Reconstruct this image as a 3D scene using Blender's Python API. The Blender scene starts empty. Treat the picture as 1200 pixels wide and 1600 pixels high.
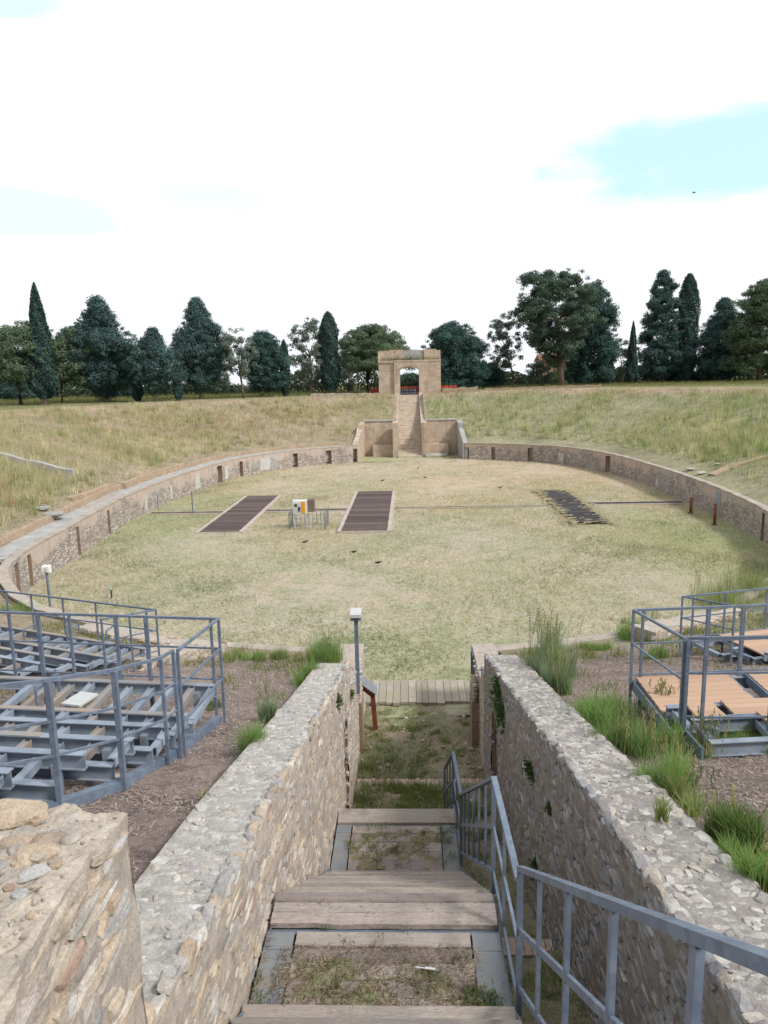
import bpy, bmesh, math, random
import numpy as np
from math import sin, cos, tan, pi, radians, sqrt, atan2, asin
from mathutils import Vector, Matrix

random.seed(7)
rng = np.random.default_rng(11)
S = bpy.context.scene
COL = S.collection
V3 = lambda *a: np.array(a, float)

# ------------------------------------------------------------------ camera
F_PX, CZ = 1150.0, 9.0
def cam_axes(vp=(638, 588), roll=1.2):
    r = radians(roll)
    x = vp[0] - 600; y = 800 - vp[1]
    xu = x * cos(r) + y * sin(r); yu = -x * sin(r) + y * cos(r)
    n = sqrt(xu * xu + yu * yu + F_PX ** 2)
    psi = asin(xu / n); p = atan2(yu, F_PX)
    right = V3(cos(psi), sin(psi), 0)
    fwd = V3(-sin(psi) * cos(p), cos(psi) * cos(p), -sin(p))
    up = V3(-sin(psi) * sin(p), cos(psi) * sin(p), cos(p))
    return right * cos(r) - up * sin(r), right * sin(r) + up * cos(r), fwd
CR, CU, CF = cam_axes()
CAM = V3(0, 0, CZ)
def ray(px, py): return CR * (px - 600) / F_PX + CU * (800 - py) / F_PX + CF
def at_z(px, py, z): d = ray(px, py); return CAM + d * (z - CZ) / d[2]
def at_y(px, py, y): d = ray(px, py); return CAM + d * y / d[1]
def at_x(px, py, x): d = ray(px, py); return CAM + d * x / d[0]

cd = bpy.data.cameras.new('camera'); co = bpy.data.objects.new('camera', cd); COL.objects.link(co)
m = Matrix.Identity(4)
for i in range(3):
    m[i][0] = CR[i]; m[i][1] = CU[i]; m[i][2] = -CF[i]; m[i][3] = CAM[i]
co.matrix_world = m
cd.sensor_fit = 'HORIZONTAL'; cd.sensor_width = 36; cd.lens = F_PX / 1200 * 36
cd.clip_start = 0.05; cd.clip_end = 5000
S.camera = co

# ------------------------------------------------------------------ mesh builder
class MB:
    def __init__(self): self.v = []; self.f = []; self.c = []; self.u = []; self.n = 0
    def add(self, v, f, col=(1, 1, 1), uv=None):
        v = np.asarray(v, float).reshape(-1, 3)
        col = np.asarray(col, float)
        if col.ndim == 1: col = np.tile(col, (len(v), 1))
        self.v.append(v); self.c.append(col)
        self.u.append(np.zeros((len(v), 3)) if uv is None else np.asarray(uv, float))
        if isinstance(f, np.ndarray): self.f.append(f + self.n)
        else:
            for k in set(len(q) for q in f):
                self.f.append(np.array([q for q in f if len(q) == k], int) + self.n)
        self.n += len(v); return self
    def box(self, c, s, rot=None, col=(1, 1, 1)):
        v = np.array([[x, y, z] for x in (-.5, .5) for y in (-.5, .5) for z in (-.5, .5)]) * np.asarray(s, float)
        if rot is not None: v = v @ np.asarray(rot).T
        return self.add(v + np.asarray(c, float), BOXF, col)
    def bx(self, x0, x1, y0, y1, z0, z1, col=(1, 1, 1)):
        return self.box(((x0 + x1) / 2, (y0 + y1) / 2, (z0 + z1) / 2), (x1 - x0, y1 - y0, z1 - z0), None, col)
    def bar(self, p, q, w, h=None, col=(1, 1, 1), up=(0, 0, 1)):
        p = np.asarray(p, float); q = np.asarray(q, float); h = h or w
        d = q - p; L = np.linalg.norm(d); d = d / L
        up = np.asarray(up, float)
        if abs(d @ up) > .98: up = V3(0, 1, 0)
        s = np.cross(d, up); s /= np.linalg.norm(s); u = np.cross(s, d)
        R = np.stack([s, d, u], 1)
        return self.box((p + q) / 2, (w, L, h), R, col)
    def tube(self, pts, rad, n=8, col=(1, 1, 1), cap=True):
        pts = np.asarray(pts, float); k = len(pts)
        rad = np.broadcast_to(np.asarray(rad, float), (k,))
        vs = []
        ref = V3(0, 0, 1)
        for i in range(k):
            d = pts[min(i + 1, k - 1)] - pts[max(i - 1, 0)]; d = d / (np.linalg.norm(d) + 1e-9)
            a = np.cross(d, ref)
            if np.linalg.norm(a) < .1: a = np.cross(d, V3(1, 0, 0))
            a /= np.linalg.norm(a); b = np.cross(d, a)
            for j in range(n):
                t = 2 * pi * j / n
                vs.append(pts[i] + rad[i] * (cos(t) * a + sin(t) * b))
        fs = [(i * n + j, i * n + (j + 1) % n, (i + 1) * n + (j + 1) % n, (i + 1) * n + j) for i in range(k - 1) for j in range(n)]
        self.add(vs, fs, col)
        if cap: self.f.append(np.array([list(range(n))[::-1]]) + self.n - k * n); self.f.append(np.array([list(range((k - 1) * n, k * n))]) + self.n - k * n)
        return self
    def prism(self, poly, axis, a, b, col=(1, 1, 1)):
        """2D polygon extruded along axis (0,1,2) between a and b"""
        n = len(poly); vs = []
        for t in (a, b):
            for (p, q) in poly:
                w = [p, q]; w.insert(axis, t); vs.append(w)
        fs = [tuple(range(n))[::-1], tuple(range(n, 2 * n))] + [(i, (i + 1) % n, n + (i + 1) % n, n + i) for i in range(n)]
        return self.add(vs, fs, col)
    def build(self, name, mat, parent=None, smooth=False):
        me = bpy.data.meshes.new(name)
        v = np.concatenate(self.v); me.vertices.add(len(v)); me.vertices.foreach_set('co', v.ravel())
        idx = np.concatenate([f.ravel() for f in self.f]); tot = np.concatenate([np.full(len(f), f.shape[1]) for f in self.f])
        st = np.concatenate([[0], np.cumsum(tot)[:-1]])
        me.loops.add(len(idx)); me.loops.foreach_set('vertex_index', idx.astype(np.int32))
        me.polygons.add(len(tot)); me.polygons.foreach_set('loop_start', st.astype(np.int32)); me.polygons.foreach_set('loop_total', tot.astype(np.int32))
        me.polygons.foreach_set('use_smooth', np.full(len(tot), bool(smooth)))
        me.update(calc_edges=True)
        a = me.attributes.new('Col', 'FLOAT_COLOR', 'POINT')
        c = np.concatenate([np.concatenate(self.c), np.ones((len(v), 1))], 1); a.data.foreach_set('color', c.ravel())
        a = me.attributes.new('uvp', 'FLOAT_VECTOR', 'POINT'); a.data.foreach_set('vector', np.concatenate(self.u).ravel())
        if mat: me.materials.append(mat)
        o = bpy.data.objects.new(name, me); COL.objects.link(o)
        if parent is not None: set_parent(o, parent)
        return o
BOXF = [(0, 1, 3, 2), (4, 6, 7, 5), (0, 4, 5, 1), (2, 3, 7, 6), (0, 2, 6, 4), (1, 5, 7, 3)]
def rotz(a): return np.array([[cos(a), -sin(a), 0], [sin(a), cos(a), 0], [0, 0, 1]])
def set_parent(o, p):
    o.parent = p
    q = p; loc = Vector((0, 0, 0))
    while q is not None: loc += q.location; q = q.parent
    o.matrix_parent_inverse = Matrix.Translation(-loc)
def tag(o, label, cat, group=None):
    o['label'] = label; o['category'] = cat
    if group: o['group'] = group
    return o
def thing(name, label, cat, loc=(0, 0, 0), group=None):
    o = bpy.data.objects.new(name, None); COL.objects.link(o); o.location = loc; o.empty_display_size = .2
    return tag(o, label, cat, group)
def struct(o, kind='structure'): o['kind'] = kind; return o

# ------------------------------------------------------------------ materials
def lin(r, g, b):
    f = lambda c: (c / 255 / 12.92) if c <= 10 else ((c / 255 + .055) / 1.055) ** 2.4
    return (f(r), f(g), f(b))
class NT:
    def __init__(self, name):
        self.m = bpy.data.materials.new(name); self.m.use_nodes = True; self.t = self.m.node_tree; self.n = self.t.nodes
        self.b = self.n['Principled BSDF']; self.b.inputs['Specular IOR Level'].default_value = .25
    def new(self, ty, **k):
        x = self.n.new(ty)
        for a, v in k.items(): setattr(x, a, v)
        return x
    def link(self, a, b): self.t.links.new(a, b)
    def obj(self): return self.new('ShaderNodeTexCoord').outputs['Object']
    def attr(self, name='Col', out='Color'): return self.new('ShaderNodeAttribute', attribute_name=name).outputs[out]
    def mapping(self, vec, scale=(1, 1, 1), rot=(0, 0, 0)):
        x = self.new('ShaderNodeMapping'); x.inputs['Scale'].default_value = scale; x.inputs['Rotation'].default_value = rot
        self.link(vec, x.inputs['Vector']); return x.outputs[0]
    def noise(self, vec, scale, detail=4, rough=.6, out='Fac', dist=0):
        x = self.new('ShaderNodeTexNoise'); x.inputs['Scale'].default_value = scale; x.inputs['Detail'].default_value = detail
        x.inputs['Roughness'].default_value = rough; x.inputs['Distortion'].default_value = dist
        if vec is not None: self.link(vec, x.inputs['Vector'])
        return x.outputs[out]
    def voro(self, vec, scale, feature='F1', out='Distance', rand=1):
        x = self.new('ShaderNodeTexVoronoi', feature=feature); x.inputs['Scale'].default_value = scale
        x.inputs['Randomness'].default_value = rand
        self.link(vec, x.inputs['Vector']); return x.outputs[out]
    def ramp(self, fac, stops, interp='LINEAR'):
        x = self.new('ShaderNodeValToRGB'); r = x.color_ramp; r.interpolation = interp
        while len(r.elements) < len(stops): r.elements.new(.5)
        for e, (p, c) in zip(r.elements, stops):
            e.position = p; e.color = (c, c, c, 1) if not hasattr(c, '__len__') else (*c, 1)
        self.link(fac, x.inputs['Fac']); return x.outputs['Color']
    def mix(self, fac, a, b, mode='MIX'):
        x = self.new('ShaderNodeMix', data_type='RGBA', blend_type=mode)
        for sock, v in ((x.inputs['Factor'], fac), (x.inputs['A'], a), (x.inputs['B'], b)):
            if hasattr(v, 'is_linked') or hasattr(v, 'links'): self.link(v, sock)
            elif hasattr(v, '__len__'): sock.default_value = (*v, 1) if len(v) == 3 else v
            else: sock.default_value = v
        return x.outputs['Result']
    def math(self, op, a, b=0.0, c=0.0):
        x = self.new('ShaderNodeMath', operation=op)
        for s, v in zip(x.inputs, (a, b, c)):
            if hasattr(v, 'links'): self.link(v, s)
            else: s.default_value = v
        return x.outputs[0]
    def bump(self, h, strength=.5, dist=.05, nrm=None):
        x = self.new('ShaderNodeBump'); x.inputs['Strength'].default_value = strength; x.inputs['Distance'].default_value = dist
        self.link(h, x.inputs['Height'])
        if nrm is not None: self.link(nrm, x.inputs['Normal'])
        return x.outputs[0]
    def done(self, col=None, rough=.9, nrm=None, metal=None, spec=None):
        if col is not None:
            if hasattr(col, 'links'): self.link(col, self.b.inputs['Base Color'])
            else: self.b.inputs['Base Color'].default_value = (*col, 1)
        if hasattr(rough, 'links'): self.link(rough, self.b.inputs['Roughness'])
        else: self.b.inputs['Roughness'].default_value = rough
        if nrm is not None: self.link(nrm, self.b.inputs['Normal'])
        if metal is not None: self.b.inputs['Metallic'].default_value = metal
        if spec is not None: self.b.inputs['Specular IOR Level'].default_value = spec
        return self.m

def simple(name, col, rough=.8, var=.25, scale=6, bump=.15, metal=None, spec=None, dist=.02):
    t = NT(name); o = t.obj(); n = t.noise(o, scale, 6, .65)
    c = t.mix(1.0, col, t.ramp(n, [(.25, 1 - var), (.75, 1 + var)]), 'MULTIPLY')
    return t.done(c, rough, t.bump(t.noise(o, scale * 4, 5), bump, dist), metal, spec)
def from_col(name, var=.3, scale=8, fine=40, rough=.9, bump=.5, dist=.02):
    t = NT(name); o = t.obj(); c = t.attr()
    n = t.noise(o, scale, 6, .7); n2 = t.noise(o, fine, 5, .7)
    c = t.mix(1.0, c, t.ramp(n, [(.25, 1 - var), (.75, 1 + var)]), 'MULTIPLY')
    c = t.mix(1.0, c, t.ramp(n2, [(.3, 1 - var * .7), (.7, 1 + var * .7)]), 'MULTIPLY')
    h = t.math('ADD', t.math('MULTIPLY', n, .7), t.math('MULTIPLY', n2, .3))
    return t.done(c, rough, t.bump(h, bump, dist))

M = {}
M['stone'] = from_col('rubble_stone', .34, 8, 70, .95, 1.0, .022)
# podium: rubble courses under peeling render
t = NT('podium_masonry'); uv = t.attr('uvp', 'Vector'); mp = t.mapping(uv, (1.0, 1.9, 1))
dn = t.noise(uv, 3, 4, .6, 'Color'); wv = t.mix(.12, mp, dn)
e = t.voro(wv, 4.2, 'DISTANCE_TO_EDGE'); cc = t.voro(wv, 4.2, 'F1', 'Color')
sep = t.new('ShaderNodeSeparateColor'); t.link(cc, sep.inputs[0])
stone = t.ramp(sep.outputs[0], [(0, (.29, .25, .225)), (.35, (.41, .35, .31)), (.7, (.50, .45, .41)), (1, (.60, .57, .545))])
mort = (.40, .32, .25)
rub = t.mix(t.ramp(e, [(.02, 0), (.08, 1)]), mort, stone)
pl = t.noise(uv, .33, 5, .62); sx = t.new('ShaderNodeSeparateXYZ'); t.link(uv, sx.inputs[0])
hgt = t.math('MULTIPLY', sx.outputs[1], .24)
pm = t.ramp(t.math('ADD', pl, hgt), [(.75, 0), (.82, 1)])
plast = t.mix(t.ramp(t.noise(uv, 1.6, 6, .7), [(.3, 0), (.7, 1)]), (.46, .37, .31), (.53, .445, .38))
c = t.mix(pm, rub, plast)
c = t.mix(t.ramp(t.noise(t.mapping(uv, (2.2, .25, 1)), 1.2, 4), [(.52, 0), (.72, .55)]), c, (.23, .19, .165))
g = t.ramp(t.noise(uv, .19, 3), [(.57, 0), (.66, .5)])
c = t.mix(g, c, (.42, .43, .45))
h = t.mix(pm, t.ramp(e, [(0, 0), (.12, 1)]), (.9, .9, .9))
M['podium'] = t.done(c, .93, t.bump(h, .8, .06))

def brickmat(name, c1, c2, mo, bw=.45, bh=.07, vec='uvp', bump=.5):
    t = NT(name); uv = t.attr('uvp', 'Vector') if vec == 'uvp' else t.obj()
    b = t.new('ShaderNodeTexBrick'); t.link(uv, b.inputs['Vector'])
    b.inputs['Color1'].default_value = (*c1, 1); b.inputs['Color2'].default_value = (*c2, 1); b.inputs['Mortar'].default_value = (*mo, 1)
    b.inputs['Scale'].default_value = 1; b.inputs['Mortar Size'].default_value = .012; b.inputs['Brick Width'].default_value = bw; b.inputs['Row Height'].default_value = bh
    n = t.noise(t.obj(), .9, 6, .7); c = t.mix(1.0, b.outputs['Color'], t.ramp(n, [(.28, .68), (.72, 1.22)]), 'MULTIPLY')
    n2 = t.noise(t.mapping(t.obj(), (1, 1, 3)), 5, 5, .7)
    c = t.mix(1.0, c, t.ramp(n2, [(.3, .75), (.7, 1.2)]), 'MULTIPLY')
    st = t.noise(t.mapping(t.obj(), (1.4, 1.4, .2)), 1.3, 4, .6)
    c = t.mix(t.ramp(st, [(.55, 0), (.75, .55)]), c, (.17, .14, .115))
    hh = t.math('ADD', t.math('MULTIPLY', b.outputs['Fac'], -.6), n2)
    return t.done(c, .93, t.bump(hh, bump, .03))
M['brick'] = brickmat('tan_brickwork', (.59, .475, .375), (.53, .415, .32), (.50, .425, .355), .7, .21)
M['redbrick'] = brickmat('old_brick', (.36, .22, .155), (.30, .19, .14), (.36, .30, .25), .26, .06)
M['farstep'] = simple('worn_step_stone', (.56, .48, .39), .95, .3, 1.6, .4, dist=.05)
M['ledge'] = simple('tan_ledge_render', (.52, .41, .32), .95, .25, 1.2, .3)
M['palewing'] = simple('pale_grey_wing_render', (.40, .385, .375), .95, .3, .8, .3)
M['concrete'] = simple('grey_concrete', (.40, .39, .375), .9, .3, 1.8, .3)
M['paleslab'] = simple('pale_stone_slab', (.50, .49, .46), .9, .2, 2.5, .3)
# arena grass
t = NT('mown_dry_grass'); o = t.obj()
big = t.noise(o, .13, 6, .66, dist=.5); mid = t.noise(o, .55, 5, .65, dist=.6); streak = t.noise(t.mapping(o, (1.0, 2.6, 1), (0, 0, .25)), 2.4, 6, .72, dist=.8); fine = t.noise(t.mapping(o, (1, 1.4, 1)), 14, 5, .75)
c = t.mix(t.ramp(big, [(.40, 0), (.58, 1)]), (.40, .375, .285), (.505, .41, .33))
c = t.mix(t.ramp(mid, [(.46, 0), (.62, .85)]), c, (.275, .285, .165))
mid2 = t.noise(o, 1.5, 6, .72, dist=1.2); c = t.mix(t.ramp(mid2, [(.5, 0), (.68, .75)]), c, (.53, .47, .36)); c = t.mix(t.ramp(mid2, [(.3, .55), (.42, 0)]), c, (.25, .235, .145))
c = t.mix(t.ramp(streak, [(.42, 0), (.64, .7)]), c, (.55, .52, .41))
c = t.mix(t.ramp(streak, [(.28, .6), (.42, 0)]), c, (.21, .19, .095))
c = t.mix(1.0, c, t.ramp(fine, [(.3, .68), (.7, 1.32)]), 'MULTIPLY')
c = t.mix(1.0, c, t.attr(), 'MULTIPLY')
h = t.math('ADD', t.math('MULTIPLY', streak, .6), t.math('MULTIPLY', fine, .5))
M['arena'] = t.done(c, 1, t.bump(h, .9, .09), spec=.05)
# banks and outside ground: zone colour in Col
t = NT('bank_soil_and_grass'); o = t.obj(); c = t.attr()
n1 = t.noise(o, .35, 6, .65); n2 = t.noise(o, 3.2, 6, .75, dist=.7); n3 = t.noise(o, 24, 5, .75)
c = t.mix(1.0, c, t.ramp(n1, [(.3, .72), (.7, 1.25)]), 'MULTIPLY')
c = t.mix(1.0, c, t.ramp(n2, [(.3, .62), (.7, 1.38)]), 'MULTIPLY')
c = t.mix(1.0, c, t.ramp(n3, [(.3, .6), (.72, 1.45)]), 'MULTIPLY')
h = t.math('ADD', n2, t.math('MULTIPLY', n3, .45))
M['bank'] = t.done(c, 1, t.bump(h, 1.0, .10), spec=.05)
t = NT('corridor_earth'); o = t.obj()
n1 = t.noise(o, 1.1, 6, .7, dist=.8); n2 = t.noise(o, 9, 6, .75); n3 = t.noise(o, 40, 4, .7)
c = t.mix(t.ramp(n1, [(.44, 0), (.58, 1)]), (.33, .27, .205), (.19, .205, .10))
c = t.mix(t.ramp(n2, [(.5, 0), (.75, .7)]), c, (.42, .36, .29))
c = t.mix(1.0, c, t.ramp(n3, [(.3, .6), (.7, 1.4)]), 'MULTIPLY')
M['earth'] = t.done(c, 1, t.bump(t.math('ADD', n1, t.math('MULTIPLY', n2, .5)), 1, .08), spec=.05)
# galvanised steel
t = NT('galvanised_steel'); o = t.obj(); v = t.voro(o, 22, 'F1', 'Color'); sp = t.new('ShaderNodeSeparateColor'); t.link(v, sp.inputs[0])
n = t.noise(o, 3.5, 6, .7)
c = t.mix(t.ramp(sp.outputs[0], [(0, 0), (1, 1)]), (.135, .175, .24), (.19, .23, .30))
c = t.mix(1.0, c, t.ramp(n, [(.3, .72), (.7, 1.2)]), 'MULTIPLY')
c = t.mix(t.ramp(t.noise(o, 2.2, 6, .75), [(.63, 0), (.74, .6)]), c, (.26, .18, .125))
M['steel'] = t.done(c, .55, t.bump(n, .08, .01), .08, .4)
t = NT('rust_stained_steel'); o = t.obj(); n = t.noise(o, 1.6, 6, .75)
c = t.mix(t.ramp(n, [(.4, 0), (.6, 1)]), (.30, .30, .31), (.36, .29, .235))
c = t.mix(t.ramp(t.noise(o, 5, 6, .75), [(.6, 0), (.72, .8)]), c, (.28, .13, .07))
M['stainedsteel'] = t.done(c, .7, t.bump(n, .2, .01), .1)
t = NT('frame_steel'); o = t.obj(); n = t.noise(o, 2.5, 6, .7)
c = t.mix(t.ramp(n, [(.35, 0), (.65, 1)]), (.23, .275, .345), (.33, .375, .435)); c = t.mix(t.ramp(t.noise(o, 1.7, 6, .75), [(.6, 0), (.72, .6)]), c, (.33, .29, .26))
M['framesteel'] = t.done(c, .6, t.bump(n, .15, .01), .05)
t = NT('dirty_grey_plate'); o = t.obj(); n = t.noise(o, 2.6, 6, .7)
c = t.mix(t.ramp(n, [(.35, 0), (.65, 1)]), (.185, .20, .22), (.26, .275, .285)); c = t.mix(t.ramp(t.noise(o, 4, 6, .75), [(.52, 0), (.62, .85)]), c, (.27, .215, .165))
M['plate'] = t.done(c, .7, t.bump(n, .15, .01), .05)
M['corten'] = simple('rust_brown_steel', (.17, .055, .035), .75, .35, 5, .2)
def woodmat(name, a, b, dirt, sc=(1, 1, 1), dm=.55):
    t = NT(name); o = t.obj(); g = t.noise(t.mapping(o, sc), 5, 7, .72, dist=.4); g2 = t.noise(t.mapping(o, (sc[0] * 2, sc[1] * 2.2, 2)), 16, 5, .7)
    c = t.mix(t.ramp(g, [(.3, 0), (.7, 1)]), a, b)
    c = t.mix(1.0, c, t.ramp(g2, [(.3, .68), (.7, 1.3)]), 'MULTIPLY')
    c = t.mix(1.0, c, t.attr(), 'MULTIPLY')
    c = t.mix(t.ramp(t.noise(o, 1.9, 6, .72), [(dm, 0), (dm + .15, .75)]), c, dirt)
    return t.done(c, .9, t.bump(t.math('ADD', g, g2), .5, .012))
M['plank'] = woodmat('weathered_plank', (.30, .26, .235), (.41, .365, .335), (.20, .155, .12), (.6, 6, 1))
M['plank_long'] = woodmat('weathered_bridge_plank', (.33, .295, .25), (.40, .36, .31), (.34, .30, .21), (6, .6, 1), .42)
M['darktimber'] = woodmat('dark_creosoted_timber', (.085, .065, .062), (.135, .10, .092), (.20, .17, .14), (.6, 6, 1), .56)
M['blacktimber'] = woodmat('black_timber_under_straw', (.04, .038, .04), (.075, .065, .068), (.33, .28, .20), (.6, 5, 1), .74)
t = NT('terracotta_composite_board'); o = t.obj(); n = t.noise(t.mapping(o, (.4, 9, 1)), 6, 6, .7)
c = t.mix(t.ramp(n, [(.3, 0), (.7, 1)]), (.48, .315, .215), (.55, .375, .27)); c = t.mix(1.0, c, t.attr(), 'MULTIPLY')
c = t.mix(t.ramp(t.noise(o, 2, 6, .7), [(.58, 0), (.78, .4)]), c, (.33, .25, .19))
M['deck'] = t.done(c, .75, t.bump(n, .2, .01))
# foliage / blades from Col
def leafmat(name, trans=.25, spec=.2):
    t = NT(name); c = t.attr(); t.link(c, t.b.inputs['Base Color']); t.b.inputs['Roughness'].default_value = .75
    t.b.inputs['Specular IOR Level'].default_value = spec
    tr = t.new('ShaderNodeBsdfTranslucent'); t.link(t.mix(1.0, c, (1.1, 1.25, .6), 'MULTIPLY'), tr.inputs[0])
    ms = t.new('ShaderNodeMixShader'); ms.inputs[0].default_value = trans
    t.link(t.b.outputs[0], ms.inputs[1]); t.link(tr.outputs[0], ms.inputs[2])
    t.link(ms.outputs[0], t.n['Material Output'].inputs[0]); return t.m
M['leaf'] = leafmat('tree_foliage', .22, .1)
M['blade'] = leafmat('grass_blades', .42, .1)
M['bark'] = simple('grey_brown_bark', (.17, .13, .105), .95, .35, 3, .6, dist=.05)
M['palebark'] = simple('pale_bark', (.36, .29, .235), .95, .3, 3, .5, dist=.05)
M['straw'] = leafmat('straw_litter', .1, .1)
M['white'] = simple('white_paint', (.74, .74, .72), .5, .1, 4, .05)
M['lightgrey'] = simple('light_grey_plastic', (.55, .56, .56), .5, .12, 4, .05)
M['orange'] = simple('orange_plastic', (.75, .33, .03), .5, .1, 4, .05)
M['brownbox'] = simple('brown_cabinet', (.19, .145, .12), .7, .25, 4, .1)
M['darksteel'] = simple('dark_steel', (.06, .065, .07), .5, .3, 5, .1, .4, .5)
M['glass'] = simple('lamp_glass', (.35, .37, .38), .15, .1, 3, .02, spec=.6)
M['panel'] = simple('information_panel_face', (.20, .21, .24), .35, .35, 9, .05, spec=.5)
M['red'] = simple('red_plastic_net', (.42, .075, .045), .6, .3, 8, .2)
M['blue'] = simple('blue_plastic', (.06, .10, .26), .5, .2, 4, .1)
M['bird'] = simple('dark_feathers', (.035, .035, .04), .7, .4, 20, .1)
M['greenplastic'] = simple('green_plastic', (.30, .42, .34), .5, .2, 6, .1)
M['dark'] = simple('dark_void_earth', (.09, .07, .055), 1, .3, 3, .3)
M['ochre'] = simple('ochre_house_render', (.44, .26, .165), .9, .15, 1, .1)
M['rooftile'] = simple('clay_roof_tile', (.30, .14, .09), .9, .3, 4, .3)
M['plantleaf'] = M['blade']

# ------------------------------------------------------------------ the oval
CTRL = [(2.1, 19.0), (4.2, 19.5), (6.2, 20.3), (10.7, 23.4), (14.8, 28.6), (17.4, 34), (18.7, 39.4), (19.25, 45.8), (19.35, 51.8), (19.1, 58), (18.15, 67.0), (15.6, 74.0), (12.5, 77.0), (9.5, 78.9), (5.8, 80.3), (2.5, 80.9), (0, 81),
        (-2.7, 80.6), (-5.56, 79.6), (-11.57, 75.7), (-15.3, 70.3), (-16.8, 65.4), (-17.67, 60.2), (-18.2, 55.2), (-18.4, 49.8), (-18.4, 46.0), (-18.0, 41), (-17.65, 37.5), (-17.35, 34), (-17.0, 31), (-16.1, 28.0), (-14.2, 25.1), (-12.8, 23.6), (-11.2, 22.4), (-7.6, 20.3), (-5.2, 19.5), (-2.9, 19.05), (0, 18.8)]
def catmull(pts, n):
    P = np.array(pts, float); k = len(P); out = []
    for i in range(k):
        p0, p1, p2, p3 = P[i - 1], P[i], P[(i + 1) % k], P[(i + 2) % k]
        for j in range(n):
            u = j / n
            out.append(.5 * ((2 * p1) + (-p0 + p2) * u + (2 * p0 - 5 * p1 + 4 * p2 - p3) * u * u + (-p0 + 3 * p1 - 3 * p2 + p3) * u ** 3))
    return np.array(out)
ov = catmull(CTRL, 40); ov = np.vstack([ov, ov[:1]])
seg = np.linalg.norm(np.diff(ov, axis=0), axis=1); arc = np.concatenate([[0], np.cumsum(seg)]); OL = arc[-1]
def oval_xy(a):
    a = np.asarray(a) % OL
    return np.stack([np.interp(a, arc, ov[:, 0]), np.interp(a, arc, ov[:, 1])], -1)
def oval_n(a, h=1.2):
    d = oval_xy(np.asarray(a) + h) - oval_xy(np.asarray(a) - h); d /= np.linalg.norm(d, axis=-1, keepdims=True)
    return np.stack([d[..., 1], -d[..., 0]], -1)
def oval_pt(a, s): return oval_xy(a) + oval_n(a) * np.asarray(s)[..., None] if np.ndim(s) else oval_xy(a) + oval_n(a) * s
_oa = np.linspace(0, OL, 900, endpoint=False); _op = oval_xy(_oa)
def oval_as(x, y):
    d = np.hypot(_op[:, 0] - x, _op[:, 1] - y); i = int(d.argmin()); n = oval_n(_oa[i])
    s = (x - _op[i, 0]) * n[0] + (y - _op[i, 1]) * n[1]
    return _oa[i], (d[i] if s > 0 else -d[i])
def smooth(x, a, b): u = np.clip((np.asarray(x, float) - a) / (b - a), 0, 1); return u * u * (3 - 2 * u)
WH = 1.75                                    # podium height
def rim_z(x, y):
    base = 6.5 + .5 * smooth(x, -10, 25) - .1 * smooth(-np.asarray(x), 20, 50)
    near = smooth(-np.asarray(y), -30, -5)
    return base * (1 - near) + 7.6 * near
def ground_as(x, y, s):
    left = smooth(-np.asarray(x), 2, 6) * smooth(y, 20, 26)
    zl = np.where(s < 1.5, 1.55, 1.98 + .245 * (s - 1.6)); zr = 1.64 + .262 * np.maximum(0, s - .35)
    near = smooth(-np.asarray(y), -24, -19)
    zr = zr + .12 * near
    z = zl * left + zr * (1 - left)
    r = rim_z(x, y)
    k = 4.0
    zz = np.minimum(z, r + .004 * np.maximum(0, s - 20))
    far = smooth(s, 24, 200)
    return zz * 1.0 - 3.0 * far * smooth(s, 60, 400)
def ground(x, y):
    a, s = oval_as(x, y)
    if s < 0: return 0.0
    return float(ground_as(np.float64(x), np.float64(y), np.float64(s)))
def on_ground(px, py, lift=0.0, t0=4, t1=220):
    d = ray(px, py); d = d / np.linalg.norm(d); prev = None; t = t0
    while t < t1:
        p = CAM + d * t; g = ground(p[0], p[1]) + lift
        if p[2] < g:
            lo, hi = t - .25, t
            for _ in range(14):
                mid = (lo + hi) / 2; q = CAM + d * mid
                if q[2] < ground(q[0], q[1]) + lift: hi = mid
                else: lo = mid
            return CAM + d * hi
        t += .25
    return CAM + d * t1

# ------------------------------------------------------------------ ground surfaces
XL, XR = -1.30, 1.60                        # faces of the entrance passage
def rect_cut(me, rects):
    bm = bmesh.new(); bm.from_mesh(me)
    for (x0, x1, y0, y1) in rects:
        for co_, no in (((x0, 0, 0), (1, 0, 0)), ((x1, 0, 0), (1, 0, 0)), ((0, y0, 0), (0, 1, 0)), ((0, y1, 0), (0, 1, 0))):
            g = [f for f in bm.faces if x0 - 12 < f.calc_center_median().x < x1 + 12 and y0 - 12 < f.calc_center_median().y < y1 + 12]
            g = g + list({e for f in g for e in f.edges}) + list({v for f in g for v in f.verts})
            bmesh.ops.bisect_plane(bm, geom=g, plane_co=co_, plane_no=no, dist=1e-5)
        dl = [f for f in bm.faces if x0 < f.calc_center_median().x < x1 and y0 < f.calc_center_median().y < y1]
        bmesh.ops.delete(bm, geom=dl, context='FACES')
    bm.to_mesh(me); bm.free()
NT_ = 420
aa = np.linspace(0, OL, NT_, endpoint=False)
ss = np.concatenate([[.25, .34, .6, 1.0, 1.48, 1.52, 1.62, 1.8], np.arange(2.1, 24, .38), [25, 27, 30, 34, 40, 48, 58, 72, 90, 120, 170, 240, 330, 420]])
P = np.array([oval_pt(aa, float(s)) for s in ss])          # rings x NT x 2
Sg = np.repeat(ss[:, None], NT_, 1)
Z = ground_as(P[..., 0], P[..., 1], Sg)
X, Y = P[..., 0], P[..., 1]
jit = rng.normal(0, 1, Z.shape)
jit = (jit + np.roll(jit, 1, 1) + np.roll(jit, 1, 0) + np.roll(jit, -1, 1)) / 3
Z = Z + jit * .035 * (Sg > 2.2) * (Sg < 60)
wl = smooth(-X, -4, 6)[..., None]
gl, gr = V3(.37, .305, .22), V3(.34, .32, .21)
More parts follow.
